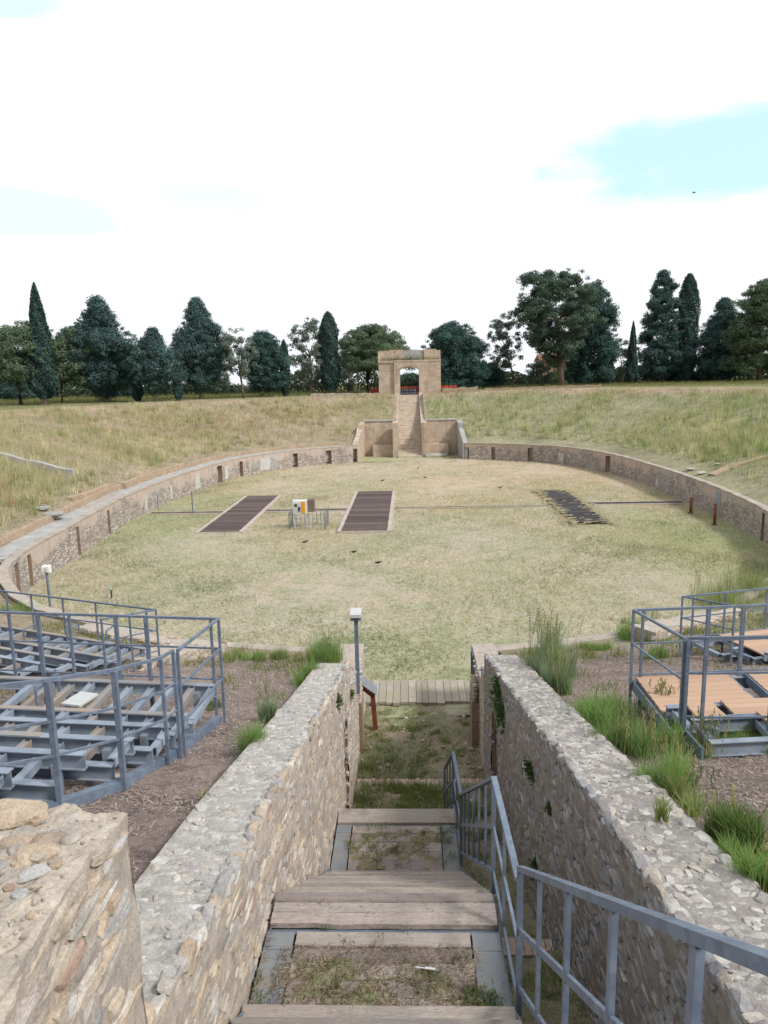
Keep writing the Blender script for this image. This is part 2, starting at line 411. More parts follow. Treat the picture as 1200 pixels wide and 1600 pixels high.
colr = gl * wl + gr * (1 - wl)
nearw = (smooth(-Y, -19, -16) * smooth(Sg, .4, 1.5) * (1 - smooth(np.abs(X), 14, 24)))[..., None]
colr = colr * (1 - nearw) + V3(.315, .25, .225) * nearw
rimw = (smooth(Sg, 17.8, 19) * (1 - smooth(Sg, 23, 25)) * smooth(Y, 30, 50))[..., None]
colr = colr * (1 - rimw) + V3(.40, .31, .225) * rimw
outw = (smooth(Sg, 24, 28))[..., None]
colr = colr * (1 - outw) + V3(.22, .215, .10) * outw
mb = MB()
i0 = np.arange(len(ss) - 1)[:, None] * NT_; j0 = np.arange(NT_)[None]; j1 = (j0 + 1) % NT_
Fq = np.stack([i0 + j0, i0 + NT_ + j0, i0 + NT_ + j1, i0 + j1], -1).reshape(-1, 4)
mb.add(np.stack([X, Y, Z], -1).reshape(-1, 3), Fq, colr.reshape(-1, 3))
bank = struct(mb.build('grass_bank', M['bank'], smooth=True))
GX = 0.15                                    # axis of far gate
rect_cut(bank.data, [(XL - .6, XR + .7, -3, 19.9), (GX - 1.75, GX + 1.75, 79, 107), (-6.05, 6.2, 79, 86.4)])

def arena_tint(x, y):
    c = np.ones((len(x), 3))
    w = (smooth(x, 9, 16) * smooth(-y, -52, -40) * .75 + smooth(-x, 11, 15) * smooth(y, 38, 46) * .5)[:, None]
    c = c * (1 - w) + V3(.68, .84, .56) * w
    w = (smooth(-np.hypot(x - .2, (y - 21.5) * .8), -5, -2.2) * .6)[:, None]
    c = c * (1 - w) + V3(.72, .85, .62) * w
    w = (smooth(y, 46, 64) * (.55 + .45 * smooth(x, -4, 6)) * .8)[:, None]
    c = c * (1 - w) + V3(1.12, .99, .95) * w
    return c
mb = MB(); fr = np.linspace(0, 1, 40); ctr = V3(.4, 50)
pts = np.array([ctr + (oval_pt(aa, .3) - ctr) * f for f in fr]); n_ = NT_
i0 = np.arange(len(fr) - 1)[:, None] * n_
Fq = np.stack([i0 + j0, i0 + n_ + j0, i0 + n_ + j1, i0 + j1], -1).reshape(-1, 4)
xy = pts.reshape(-1, 2)
zf = .05 * np.sin(xy[:, 0] * .4) * np.cos(xy[:, 1] * .31) - .04
mb.add(np.column_stack([xy, zf]), Fq, arena_tint(xy[:, 0], xy[:, 1]))
struct(mb.build('arena_grass', M['arena'], smooth=True))
# floor of the recess by the far gate, one sheet under it
mb = MB(); gx = np.linspace(-6.3, 6.4, 14); gy = np.linspace(79.2, 87, 10)
vv = np.array([[x, y, -.02 - .03 * ((i + j) % 2)] for j, y in enumerate(gy) for i, x in enumerate(gx)])
mb.add(vv, [(j * 14 + i, j * 14 + i + 1, (j + 1) * 14 + i + 1, (j + 1) * 14 + i) for j in range(9) for i in range(13)], (.85, .92, .75))
struct(mb.build('recess_ground', M['arena']))
# passage floor
def floor_z(y):
    return float(np.interp(y, [-2, 0, 5.6, 7.28, 7.36, 12.4, 15.05, 15.1, 18, 22], [5.3, 5.0, 3.25, 2.62, 2.36, .50, .06, -.03, -.03, -.09]))
mb = MB(); gx = np.linspace(XL - .35, XR + .35, 24); gy = np.concatenate([np.arange(-2, 20.0, .14)])
vv = [[x, y, floor_z(y) + random.gauss(0, .02) + .03 * sin(x * 3 + y * 2)] for y in gy for x in gx]; k = len(gx)
mb.add(vv, [(j * k + i, j * k + i + 1, (j + 1) * k + i + 1, (j + 1) * k + i) for j in range(len(gy) - 1) for i in range(k - 1)])
struct(mb.build('passage_floor', M['earth'], smooth=True))

# ------------------------------------------------------------------ rubble stones
def ico(level):
    bm = bmesh.new(); bmesh.ops.create_icosphere(bm, subdivisions=level, radius=1)
    v = np.array([x.co[:] for x in bm.verts]); f = np.array([[x.index for x in q.verts] for q in bm.faces]); bm.free(); return v, f
ICO = {k: ico(k) for k in (1, 2, 3)}
STONE_PAL = np.array([(.45, .375, .295), (.48, .415, .34), (.40, .32, .25), (.50, .455, .40), (.42, .375, .335), (.36, .345, .335), (.45, .36, .27), (.53, .49, .435), (.36, .26, .205), (.43, .415, .40)])
SHADE_PAL = np.array([(.27, .25, .24), (.31, .29, .28), (.25, .225, .21), (.36, .35, .345), (.28, .28, .29), (.23, .23, .245), (.31, .27, .235), (.39, .38, .375), (.27, .215, .19), (.31, .305, .315)])  # right wall stones, with shade and blue skylight painted into the colour
STONE_W = np.array([3, 3, 2.2, 1.6, 1.6, 1.0, 2, .8, .5, .8]); STONE_W = STONE_W / STONE_W.sum()
def stone(mb, c, R, half, level=2, box=.55, rough=.10, pal=STONE_PAL, w=STONE_W, dim=1.0, clip=True):
    v, f = ICO[level]
    q = np.sign(v) * np.abs(v) ** box; q = q / np.maximum(1e-6, np.linalg.norm(q, axis=1, keepdims=True)) ** .35
    q = q * (1 + rng.normal(0, rough, (len(v), 1)) * (.6 if level > 2 else 1))
    if level > 2:
        k = rng.normal(0, 2.0, (3, 3)); q = q * (1 + .09 * np.sin(v @ k[:1].T) + .06 * np.sin(v @ k[1:2].T * 2))
    for _ in range(6 if clip else 0):
        nn = rng.normal(0, 1, 3) * V3(.5, 1, 1); nn /= np.linalg.norm(nn); d = q @ nn; q = q - nn * np.maximum(0, d - rng.uniform(.62, .95))[:, None]
    q = q * np.asarray(half) @ np.asarray(R).T + np.asarray(c)
    col = pal[rng.choice(len(pal), p=w)] * rng.uniform(.82, 1.14) * dim
    mb.add(q, f, col)
def face_stones(mb, xf, sgn, y0, y1, zb, zt, hole=None, level=2, size=1.0, dim=1.0, out=.035, xoff=None, pal=None):
    """rubble facing in plane x=xf, outward sign sgn; zb, zt functions of y"""
    zlo = min(zb(y) for y in np.linspace(y0, y1, 20)); zhi = max(zt(y) for y in np.linspace(y0, y1, 20))
    z = zlo
    while z < zhi:
        h = random.choice((random.uniform(.03, .06), random.uniform(.045, .085))) * size; y = y0 + random.uniform(0, .1)
        while y < y1:
            L = random.uniform(.10, .30) * size * (1.4 if random.random() < .12 else 1)
            yc, zc = y + L / 2, z + h / 2 + random.gauss(0, .014 * size)
            hh = h * (1 if random.random() > .10 else 1.9)
            if zb(yc) - .04 < zc < zt(yc) - h * .25 and yc < y1 - .03 and not (hole and hole(yc, zc)):
                a = random.gauss(0, .06)
                R = np.array([[1, 0, 0], [0, cos(a), -sin(a)], [0, sin(a), cos(a)]])
                xo = xoff(yc, zc) if xoff else 0
                stone(mb, (xf + xo + sgn * random.uniform(-.040, out - .057), yc, zc), R, (.045, L * .56, hh * .60), level, random.uniform(.32, .6), .06, dim=dim, pal=STONE_PAL if pal is None else pal)
            y += L * 1.04
        z += h * 1.02
def top_stones(mb, x0, x1, y0, y1, zf, n, smin, smax, level=2, pal=STONE_PAL, w=STONE_W, dim=1.0, xin=None):
    for _ in range(n):
        x = random.uniform(x0, x1); y = random.uniform(y0, y1); s = random.uniform(smin, smax) * random.choice((.7, 1, 1, 1.2))
        a = random.gauss(0, .5) + (pi / 2 if random.random() < .3 else 0)
        R = rotz(a)
        stone(mb, (x, y, zf(y) - .042 - s * .17), R, (s * random.uniform(.8, 1.5), s * random.uniform(.5, .9), s * random.uniform(.22, .34)), level, random.uniform(.5, .8), .09, pal, w, dim)
GREYPAL = np.array([(.42, .395, .365), (.47, .445, .41), (.37, .35, .33), (.44, .40, .35), (.51, .49, .465)]); GW = np.ones(5) / 5
MORT = V3(.43, .375, .32); TOPM = V3(.41, .39, .365)

def wall_z(y): return float(np.interp(y, [-3, 3.2, 4.0, 6, 11.0, 14.4, 15.6], [6.3, 5.92, 5.70, 5.28, 4.02, 3.22, 2.9]))
class Arch:
    def __init__(s, y0, y1, zs, zt): s.y0, s.y1, s.zs, s.zt = y0, y1, zs, zt
    def z(s, y):
        u = (y - (s.y0 + s.y1) / 2) / ((s.y1 - s.y0) / 2)
        return s.zs + (s.zt - s.zs) * sqrt(max(0, 1 - u * u))
    def inside(s, y, z): return s.y0 < y < s.y1 and z < s.z(y)
def rubble_wall(name, label, xi, xo, y0, y1, zt, arch, seed, dim, ytop=None):
    """passage wall: inner face x=xi, outer x=xo"""
    random.seed(seed)
    sg = 1 if xi > xo else -1
    th = thing(name, label, 'wall', (xi, y1, floor_z(y1)))
    mb = MB(); ys = sorted(set([round(v, 3) for v in np.arange(y0, y1 + .01, .17)] + [y1] + [round(v, 3) for v in np.linspace(arch.y0, arch.y1, 15)]))
    bz = lambda y: floor_z(y) - .5
    for a, b in zip(ys[:-1], ys[1:]):
        mid = (a + b) / 2; ina = arch.y0 <= mid <= arch.y1
        za, zb = (arch.z(a), arch.z(b)) if ina else (bz(a), bz(b))
        ta, tb = zt(a) - .035, zt(b) - .035
        n = 12; vs = []
        for k in range(n + 1):
            u = k / n
            for (yy, lo, hi) in ((a, za, ta), (b, zb, tb)):
                zz = lo + (hi - lo) * u
                vs.append((xi + sg * (.012 * sin(yy * 9 + zz * 5) + .01 * sin(zz * 13 + yy * 3)), yy, zz))
        mb.add(vs, [(2 * k, 2 * k + 1, 2 * k + 3, 2 * k + 2) for k in range(n)], MORT * (1 if dim > .95 else .62))  # right wall's mortar is darkened too, its shade put into the colour
        if ina:                               # soffit of the opening
            D = 1.1; mb.add([(xi, a, za), (xi, b, zb), (xi - sg * D, b, zb), (xi - sg * D, a, za)], [(0, 1, 2, 3)], MORT * .8)
        # top: bumpy strip
        n = 9; vs = []
        for k in range(n + 1):
            x = xi + (xo - xi) * k / n
            for (yy, t_) in ((a, ta), (b, tb)):
                vs.append((x, yy, t_ - .01 + .008 * sin(x * 17 + yy * 11) + .006 * sin(x * 11 - yy * 9)))
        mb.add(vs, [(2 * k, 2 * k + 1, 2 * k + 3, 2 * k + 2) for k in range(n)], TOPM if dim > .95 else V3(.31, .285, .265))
        mb.add([(xo, a, bz(a) + .0), (xo, b, bz(b)), (xo, b, tb), (xo, a, ta)], [(0, 1, 2, 3)], MORT)
    # end face
    for yy in (y0, y1): mb.add([(xi, yy, bz(yy)), (xo, yy, bz(yy)), (xo, yy, zt(yy) - .03), (xi, yy, zt(yy) - .03)], [(0, 1, 2, 3)], MORT)
    near = lambda y: y < 8
    face_stones(mb, xi, sg, y0, min(8, y1), bz, zt, arch.inside, 2, .95, 1.0, pal=None if dim > .95 else SHADE_PAL)
    face_stones(mb, xi, sg, 8, y1, bz, zt, arch.inside, 1, 1.15, 1.0, pal=None if dim > .95 else SHADE_PAL)
    top_stones(mb, min(xi, xo) + .05, max(xi, xo) - .05, y0, 7, zt, 1100, .015, .055, 2, GREYPAL, GW)
    top_stones(mb, min(xi, xo) + .05, max(xi, xo) - .05, 7, y1 - .05, zt, 1500, .02, .06, 1, GREYPAL, GW)
    for k in range(int((y1 - y0) / .13)):     # edge stones
        y = y0 + (k + random.random() * .5) * .13
        for xe, s_ in ((xi, 1), (xo, -1)):
            if s_ < 0 and random.random() < .4: continue
            stone(mb, (xe - s_ * sg * random.uniform(.045, .07), y, zt(y) - random.uniform(.045, .08)), rotz(random.gauss(0, .3)), (.06 * random.uniform(.7, 1.3), .075 * random.uniform(.7, 1.4), .032 * random.uniform(.8, 1.4)), 2, .55, .08, GREYPAL, GW)
    mb.build('masonry', M['stone'], th)
    # brick-lined doorway recess
    mb = MB(); D = 1.12; xb = xi - sg * D
    for yy in (arch.y0, arch.y1):
        zz0, zz1 = floor_z(yy) - .3, arch.zs
        vs = [(xi - sg * .02, yy, zz0), (xb, yy, zz0), (xb, yy, zz1), (xi - sg * .02, yy, zz1)]
        mb.add(vs, [(0, 1, 2, 3)], uv=[(0, zz0, 0), (D, zz0, 0), (D, zz1, 0), (0, zz1, 0)])
    vs = [(xb, arch.y0 - .05, floor_z(arch.y0) - .3), (xb, arch.y1 + .05, floor_z(arch.y0) - .3), (xb, arch.y1 + .05, arch.zt + .1), (xb, arch.y0 - .05, arch.zt + .1)]
    mb.add(vs, [(0, 1, 2, 3)], uv=[(v[1], v[2], 0) for v in vs])
    mb.build('doorway_recess', M['redbrick'], th)
    return th
archL = Arch(12.75, 13.45, 2.15, 2.55); archR = Arch(13.1, 14.1, 2.0, 2.45)
rubble_wall('stone_wall', 'pale sunlit rubble wall with sloping top to the left of the stairs', XL, XL - .66, 1.2, 14.4, wall_z, archL, 21, 1.0)
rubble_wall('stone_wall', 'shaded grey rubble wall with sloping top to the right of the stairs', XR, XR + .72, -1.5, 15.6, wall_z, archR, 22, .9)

# foreground block
random.seed(5)
th = thing('stone_wall', 'tall broken cobble wall end with flat mortared top in the foreground', 'wall', (-2, 3, 5.5))
mb = MB(); BX0, BX1, BY0, BY1, BZ = -3.3, XL, -1.2, 2.98, 7.15
nx, ny = 70, 110
rr_ = np.random.default_rng(3).normal(0, 1, 4096)
def btop(x, y):
    e = min(1, max(0, (BY1 - y) / .25)); e2 = min(1, max(0, (BX1 - x) / .12))
    return BZ - .06 * (1 - e) - .02 * (1 - e2) + .018 * sin(x * 4 + y * 3) * sin(y * 4 - x * 3) + .005 * sin(x * 23 + y * 17) + .004 * sin(y * 37 - x * 29) + rr_[int(x * 977 + y * 1493) % 4096] * .004
def bend(x): return BY1 + .05 * sin(x * 7) + .03 * sin(x * 19 + 1)
gx = np.linspace(BX0, BX1, nx); vs = []
for j in range(ny):
    for x in gx:
        y = BY0 + (bend(x) - BY0) * j / (ny - 1); vs.append((x, y, btop(x, y)))
mb.add(vs, [(j * nx + i, j * nx + i + 1, (j + 1) * nx + i + 1, (j + 1) * nx + i) for j in range(ny - 1) for i in range(nx - 1)], (.45, .395, .33))
vs = []; nz = 14
for k in range(nz + 1):
    for j in range(ny):
        y = BY0 + (bend(BX1) - BY0) * j / (ny - 1); zt_ = btop(BX1, y); z = 4.4 + (zt_ - 4.4) * k / nz
        vs.append((BX1 + (.012 * sin(y * 21 + z * 9) if k < nz else 0), y, z))
mb.add(vs, [(k * ny + j, k * ny + j + 1, (k + 1) * ny + j + 1, (k + 1) * ny + j) for k in range(nz) for j in range(ny - 1)], MORT)
vs = []
for k in range(nz + 1):
    for x in gx:
        z = 4.4 + (btop(x, bend(x)) - 4.4) * k / nz; vs.append((x, bend(x) + (.012 * sin(x * 20 + z * 9) if k < nz else 0), z))
mb.add(vs, [(k * nx + i, k * nx + i + 1, (k + 1) * nx + i + 1, (k + 1) * nx + i) for k in range(nz) for i in range(nx - 1)], MORT)
face_stones(mb, BX1, 1, .6, BY1 - .09, lambda y: 4.6, lambda y: btop(BX1, y) - .0, None, 3, 1.1, 1.05, .046)
for z in np.arange(4.6, 6.95, .13):           # end face stones
    for x in np.arange(BX0, BX1 - .1, .24):
        stone(mb, (x + random.gauss(0, .04), bend(x) - .02, z), rotz(random.gauss(0, .1)), (.10 * random.uniform(.7, 1.2), .04, .045 * random.uniform(.8, 1.2)), 2, .55)
placed = []
for _ in range(1500):
    s = random.choice((.022, .03, .03, .04, .05, .06, .075)); x = random.uniform(-2.9, BX1 - .05); y = random.uniform(.9, BY1 - .05)
    if x + s > BX1 - .02 or y + s > BY1 - .03 or any((x - q[0]) ** 2 + (y - q[1]) ** 2 < (s + q[2]) ** 2 * 1.05 for q in placed): continue
    placed.append((x, y, s))
    stone(mb, (x, y, btop(x, y) - s * .04), rotz(random.uniform(0, 3)), (s * random.uniform(.85, 1.15), s * random.uniform(.6, .95), s * random.uniform(.30, .42)), 3, random.uniform(.75, .95), .012, w=np.array([2, 3, 2.5, 4, 2.5, 2.5, 2, 4, 1, 2]) / 25.5, clip=random.random() < .4)
for _ in range(1500):
    x = random.uniform(-2.9, BX1 - .03); y = random.uniform(1.2, BY1 - .03); s = random.uniform(.005, .014)
    stone(mb, (x, y, btop(x, y) + .001), rotz(random.uniform(0, 3)), (s, s * .8, s * .6), 1, .8, .1, dim=random.uniform(.6, 1.1))
for (px, py, s) in ((30, 1258, .13), (75, 1311, .08), (50, 1335, .10), (60, 1330, .05), (25, 1310, .07)):
    p = at_z(px, py, BZ + .02); stone(mb, (p[0], min(p[1], BY1 - .1), BZ - .005), rotz(.3), (s * 1.1, s * .8, s * .5), 3, .95, .02)
# lower projecting course
for z in np.arange(4.5, 5.95, .11):
    for y in (BY1 + .07, BY1 + .2):
        if y > BY1 + .15 and z > 5.7: continue
        stone(mb, (BX1 - .06 - random.random() * .03, y, z), rotz(random.gauss(0, .15)), (.1, .1 * random.uniform(.8, 1.3), .06), 3, .62, .03)
mb.build('masonry', M['stone'], th, smooth=False)

# piers at the passage mouth
def brick_box(mb, x0, x1, y0, y1, z0, z1):
    mb_v = []
    for (a, b, c, d, ax) in (((x0, y0), (x1, y0), 0, 0, 0), ((x1, y0), (x1, y1), 0, 0, 1), ((x1, y1), (x0, y1), 0, 0, 0), ((x0, y1), (x0, y0), 0, 0, 1)):
        u0 = a[0] if ax == 0 else a[1]; u1 = b[0] if ax == 0 else b[1]
        mb.add([(*a, z0), (*b, z0), (*b, z1), (*a, z1)], [(0, 1, 2, 3)], uv=[(u0, z0, 0), (u1, z0, 0), (u1, z1, 0), (u0, z1, 0)])
    mb.add([(x0, y0, z1), (x1, y0, z1), (x1, y1, z1), (x0, y1, z1)], [(0, 1, 2, 3)], uv=[(x0, y0, 0), (x1, y0, 0), (x1, y1, 0), (x0, y1, 0)])
for nm, x0, x1, lab, seed in (('l', XL - .62, XL + .06, 'narrow tan brick pier at the mouth of the passage beside the sloped sign', 1), ('r', XR - .16, XR + .6, 'narrow brick pier capped with rubble at the shaded right side of the passage mouth', 2)):
    th = thing('brick_pier', lab, 'pier', ((x0 + x1) / 2, 17, 0))
    mb = MB(); y0, y1 = (16.6, 17.3) if nm == 'l' else (16.9, 17.6); zz = 1.75 if nm == 'l' else 1.55
    brick_box(mb, x0, x1, y0, y1, -.2, zz * .72); mb.build('brick_shaft', M['redbrick'], th)
    mb = MB(); random.seed(seed)
    for z in np.arange(zz * .72 + .03, zz, .1):
        for x in np.arange(x0 + .08, x1, .17):
            for y in np.arange(y0 + .08, y1, .17):
                stone(mb, (x, y, z), rotz(random.gauss(0, .2)), (.09, .09, .058), 1, .6)
    mb.build('rubble_cap', M['stone'], th)
# low side walls linking passage walls to the podium
for sg, xa, lab in ((-1, XL - .02, 'low rubble wall stub left of the passage mouth below the floodlight'), (1, XR + .02, 'low rubble wall stub right of the passage mouth beyond the weeds')):
    random.seed(31 + sg); mb = MB(); y0, y1 = (14.45, 19.2) if sg < 0 else (15.65, 19.2); xb = xa + sg * .62
    zt = lambda y: float(np.interp(y, [14.4, 16.5, 16.6, 19.2], [2.75, 2.25, 1.85, 1.8]))
    for a in np.arange(y0, y1 - .05, .25):
        b = min(y1, a + .25)
        mb.add([(xa, a, -.2), (xa, b, -.2), (xa, b, zt(b)), (xa, a, zt(a)), (xb, b, zt(b)), (xb, a, zt(a)), (xb, a, .4), (xb, b, .4)], [(0, 1, 2, 3), (3, 2, 4, 5), (5, 4, 7, 6)], MORT)
    face_stones(mb, xa, -sg, y0, y1, lambda y: -.1, zt, None, 1, 1.1, 1.0)
    top_stones(mb, min(xa, xb), max(xa, xb), y0, y1, zt, 160, .06, .13, 1, GREYPAL, GW)
    tag(mb.build('stone_wall', M['stone']), lab, 'wall')

# ------------------------------------------------------------------ podium walls with door openings
def arc_of(px, py, z=0.0):
    p = at_z(px, py, z); return oval_as(p[0], p[1])[0]
def podium(name, label, a0, a1, doors, left):
    """a0<a1 arc range; doors list of (arc, width, top, panel)"""
    th = thing(name, label, 'wall', (*oval_xy((a0 + a1) / 2), 0))
    brk = list(np.arange(a0, a1, .45)) + [a1]
    for (a, w, tp, kind) in doors: brk += [a - w / 2, a + w / 2]
    brk = sorted(brk); mb = MB(); nb = MB()
    def face(mb_, A, B, z0, z1, s=0.0):
        pa, pb = oval_pt(A, s), oval_pt(B, s)
        mb_.add([(*pa, z0), (*pb, z0), (*pb, z1), (*pa, z1)], [(0, 3, 2, 1)], uv=[(A, z0, 0), (B, z0, 0), (B, z1, 0), (A, z1, 0)])
    for A, B in zip(brk[:-1], brk[1:]):
        if B - A < 1e-4: continue
        mid = (A + B) / 2; d = [q for q in doors if abs(mid - q[0]) < q[2 - 1] / 2 and q[3] == 'open']
        if d: face(mb, A, B, d[0][2], WH - .05)
        else:
            for k in range(5): face(mb, A, B, -.2 + (WH + .15) * k / 5, -.2 + (WH + .15) * (k + 1) / 5)
        pa, pb, qa, qb = oval_pt(A, .0), oval_pt(B, .0), oval_pt(A, .42), oval_pt(B, .42)
        mb.add([(*qa, .2), (*qb, .2), (*qb, WH - .05), (*qa, WH - .05)], [(0, 1, 2, 3)], uv=[(A, 0, 0), (B, 0, 0), (B, WH, 0), (A, WH, 0)])
    for a in (a0, a1):
        p, q = oval_pt(a, 0.0), oval_pt(a, .42)
        mb.add([(*p, -.2), (*q, -.2), (*q, WH - .05), (*p, WH - .05)], [(0, 1, 2, 3)], uv=[(0, 0, 0), (.42, 0, 0), (.42, WH, 0), (0, WH, 0)])
    mb.build('wall_face', M['podium'], th)
    # coping
    cm = MB(); aa_ = np.append(np.arange(a0, a1, .6), a1)
    prof = [(-.03, WH - .05), (-.03, WH + .02), (.36, WH + .03), (.36, WH - .06)]
    rows = [[(*oval_pt(a, s), z + .012 * sin(a * 3.1) + .01 * sin(a * 7.7)) for (s, z) in prof] for a in aa_]
    n = len(prof); vs = [p for r in rows for p in r]
    cm.add(vs, [(i * n + k, i * n + (k + 1) % n, (i + 1) * n + (k + 1) % n, (i + 1) * n + k) for i in range(len(rows) - 1) for k in range(n)])
    cm.build('coping', M['coping'], th)
    for (a, w, tp, kind) in doors:
        if kind == 'open':
            nb = MB(); D = .75; A, B = a - w / 2, a + w / 2
            p0, p1, q0, q1 = oval_pt(A, 0.0), oval_pt(B, 0.0), oval_pt(A, D), oval_pt(B, D)
            u = [(0, 0, 0), (w, 0, 0), (w, tp, 0), (0, tp, 0)]
            for (r, s_) in ((p0, q0), (q0, q1), (q1, p1)):
                nb.add([(*r, -.1), (*s_, -.1), (*s_, tp), (*r, tp)], [(0, 1, 2, 3)], uv=u)
            nb.add([(*p0, tp), (*p1, tp), (*q1, tp), (*q0, tp)], [(0, 1, 2, 3)], uv=u)
            nb.build('doorway', M['redbrick'], th)
        else:
            pb = MB(); A, B = a - w / 2, a + w / 2; z0, z1 = (.15, tp)
            vs = [(*oval_pt(A, -.03), z0), (*oval_pt(B, -.03), z0), (*oval_pt(B, -.03), z1), (*oval_pt(A, -.03), z1), (*oval_pt(A, .05), z0), (*oval_pt(B, .05), z0), (*oval_pt(B, .05), z1), (*oval_pt(A, .05), z1)]
            pb.add(vs, [(0, 3, 2, 1), (0, 1, 5, 4), (1, 2, 6, 5), (2, 3, 7, 6), (3, 0, 4, 7)])
            pb.build('slab_panel' if kind == 'slab' else 'door_panel', M['paleslab'] if kind == 'slab' else M['bluedoor'], th)
    if left:                                  # paved walk and its kerb behind the parapet
        b0, b1 = arc_of(540, 722), arc_of(20, 935)
        for nm_, s0, s1, z0, z1, mat in (('walk_paving', .46, 1.5, 1.45, WH - .02, M['concrete']), ('walk_kerb', 1.503, 1.78, 1.45, 2.07, M['kerb'])):
            cm = MB(); aa_ = np.arange(b0, b1, .5); prof = [(s0, z0), (s0, z1), (s1, z1), (s1, z0)]
            vs = [(*oval_pt(a, s), z + (.02 * sin(a * 2.3) + .025 * sin(a * 5.9) if z == z1 else 0)) for a in aa_ for (s, z) in prof]
            cm.add(vs, [(i * 4 + k, i * 4 + (k + 1) % 4, (i + 1) * 4 + (k + 1) % 4, (i + 1) * 4 + k) for i in range(len(aa_) - 1) for k in range(4)] + [(0, 1, 2, 3), tuple((len(aa_) - 1) * 4 + k for k in (3, 2, 1, 0))])
            cm.build(nm_, mat, th)
    return th
M['coping'] = simple('worn_tan_coping', (.41, .36, .305), .95, .3, 1.5, .4)
M['kerb'] = simple('tan_brick_kerb', (.40, .305, .215), .95, .3, 2.5, .5)
M['bluedoor'] = simple('faded_blue_grey_door', (.27, .33, .38), .7, .2, 4, .2)
aR0, aR1 = oval_as(XR + .35, 18.9)[0], oval_as(6.0, 80.3)[0]
if aR0 > OL / 2: aR0 -= OL
aL0, aL1 = oval_as(-5.8, 79.6)[0], oval_as(XL - .35, 18.85)[0]
dl = [(arc_of(464, 730), .62, 1.42, 'open'), (arc_of(516, 725), .62, 1.42, 'open'), (arc_of(557, 722), .5, 1.42, 'open'), (arc_of(378, 744), .55, 1.4, 'open'),
      (arc_of(342, 754), 1.0, 1.5, 'open'), (arc_of(177, 834), .42, 1.45, 'open'), (arc_of(120, 867), .42, 1.5, 'open'), (arc_of(51, 917), .45, 1.5, 'open'), (arc_of(29, 935), .6, 1.55, 'open'),
      (arc_of(420, 737), 1.5, 1.35, 'slab'), (arc_of(355, 751), .7, 1.35, 'slab'), (arc_of(310, 766), .95, 1.4, 'slab'), (arc_of(270, 783), .4, 1.25, 'slab'), (arc_of(231, 801), .4, 1.3, 'slab')]
dr = [(arc_of(729, 717), .45, 1.3, 'open'), (arc_of(774.5, 717), .45, 1.35, 'open'), (arc_of(827, 721), .6, 1.4, 'open'), (arc_of(952, 738), 1.0, 1.5, 'open'), (arc_of(1188, 846), .5, 1.55, 'open'),
      (arc_of(1124, 806), .62, 1.5, 'door'), (arc_of(875, 725), .7, 1.1, 'slab'), (arc_of(1024, 764), .5, .8, 'slab')]
podium('podium_wall', 'long sunlit pinkish podium wall curving round the left of the arena', aL0, aL1, dl, True)
podium('podium_wall', 'long shaded podium wall with blue grey door curving round the right of the arena', aR0, aR1, dr, False)

# ------------------------------------------------------------------ far gate and its stairs
def uvbox(mb, x0, x1, y0, y1, z0, z1, col=(1, 1, 1)):
    brick_box(mb, x0, x1, y0, y1, z0, z1)
random.seed(41)
gate = thing('brick_gate', 'tall tan brick gateway with a single arched opening above the far stairs', 'gate', (GX, 104, 6.4))
GZ = 6.45; ax0, ax1, az0, az1 = -1.17, 1.5, 9.85, 10.28
def arch_pts(n=12): 
    return [(ax0 + (ax1 - ax0) * i / n, az0 + (az1 - az0) * sin(pi * i / n) ** .75) for i in range(n + 1)]
def archwall(mb, x0, x1, ztop, y0, y1, zbot):
    """block with arched opening"""
    brick_box(mb, x0, ax0, y0, y1, zbot, ztop); brick_box(mb, ax1, x1, y0, y1, zbot, ztop)
    ap = arch_pts()
    for (a, za), (b, zb) in zip(ap[:-1], ap[1:]):
        for y in (y0, y1):
            mb.add([(a, y, za), (b, y, zb), (b, y, ztop), (a, y, ztop)], [(0, 1, 2, 3)], uv=[(a, za, 0), (b, zb, 0), (b, ztop, 0), (a, ztop, 0)])
        mb.add([(a, y0, za), (b, y0, zb), (b, y1, zb), (a, y1, za)], [(0, 1, 2, 3)], uv=[(a, 0, 0), (b, 0, 0), (b, y1 - y0, 0), (a, y1 - y0, 0)])
        mb.add([(a, y0, ztop), (b, y0, ztop), (b, y1, ztop), (a, y1, ztop)], [(0, 1, 2, 3)])
mb = MB(); archwall(mb, -1.95, 2.25, 11.0, 103.75, 106.6, 5.2); mb.build('arch_bay', M['brick'], gate)
mb = MB(); brick_box(mb, -4.12, -1.953, 104.1, 106.4, 5.2, 10.85); mb.build('side_wing', M['brick'], gate)
mb = MB(); brick_box(mb, 2.253, 4.5, 103.9, 106.4, 5.2, 10.95); mb.build('side_wing', M['brick'], gate)
mb = MB(); brick_box(mb, -4.18, -1.9, 103.98, 106.5, 10.855, 11.2); brick_box(mb, -1.897, 2.25, 103.7, 106.65, 11.005, 11.22); brick_box(mb, 2.253, 4.53, 103.85, 106.5, 10.955, 11.25); mb.build('cornice', M['brick'], gate)
for grp in (((-4.18, -2.6, 12.5), (-2.6, -.8, 12.62)), ((2.2, 3.9, 12.66), (3.9, 4.48, 12.5))):
    mb = MB()
    for (a, b, z) in grp: brick_box(mb, a + .002, b - .002, 104.35, 106.4, 11.19, z)
    mb.build('parapet', M['brick'], gate)
mb = MB(); brick_box(mb, -.8, 2.198, 104.55, 106.3, 11.19, 12.58)
mb.build('parapet_infill', M['concrete'], gate)
mb = MB(); ap = arch_pts()
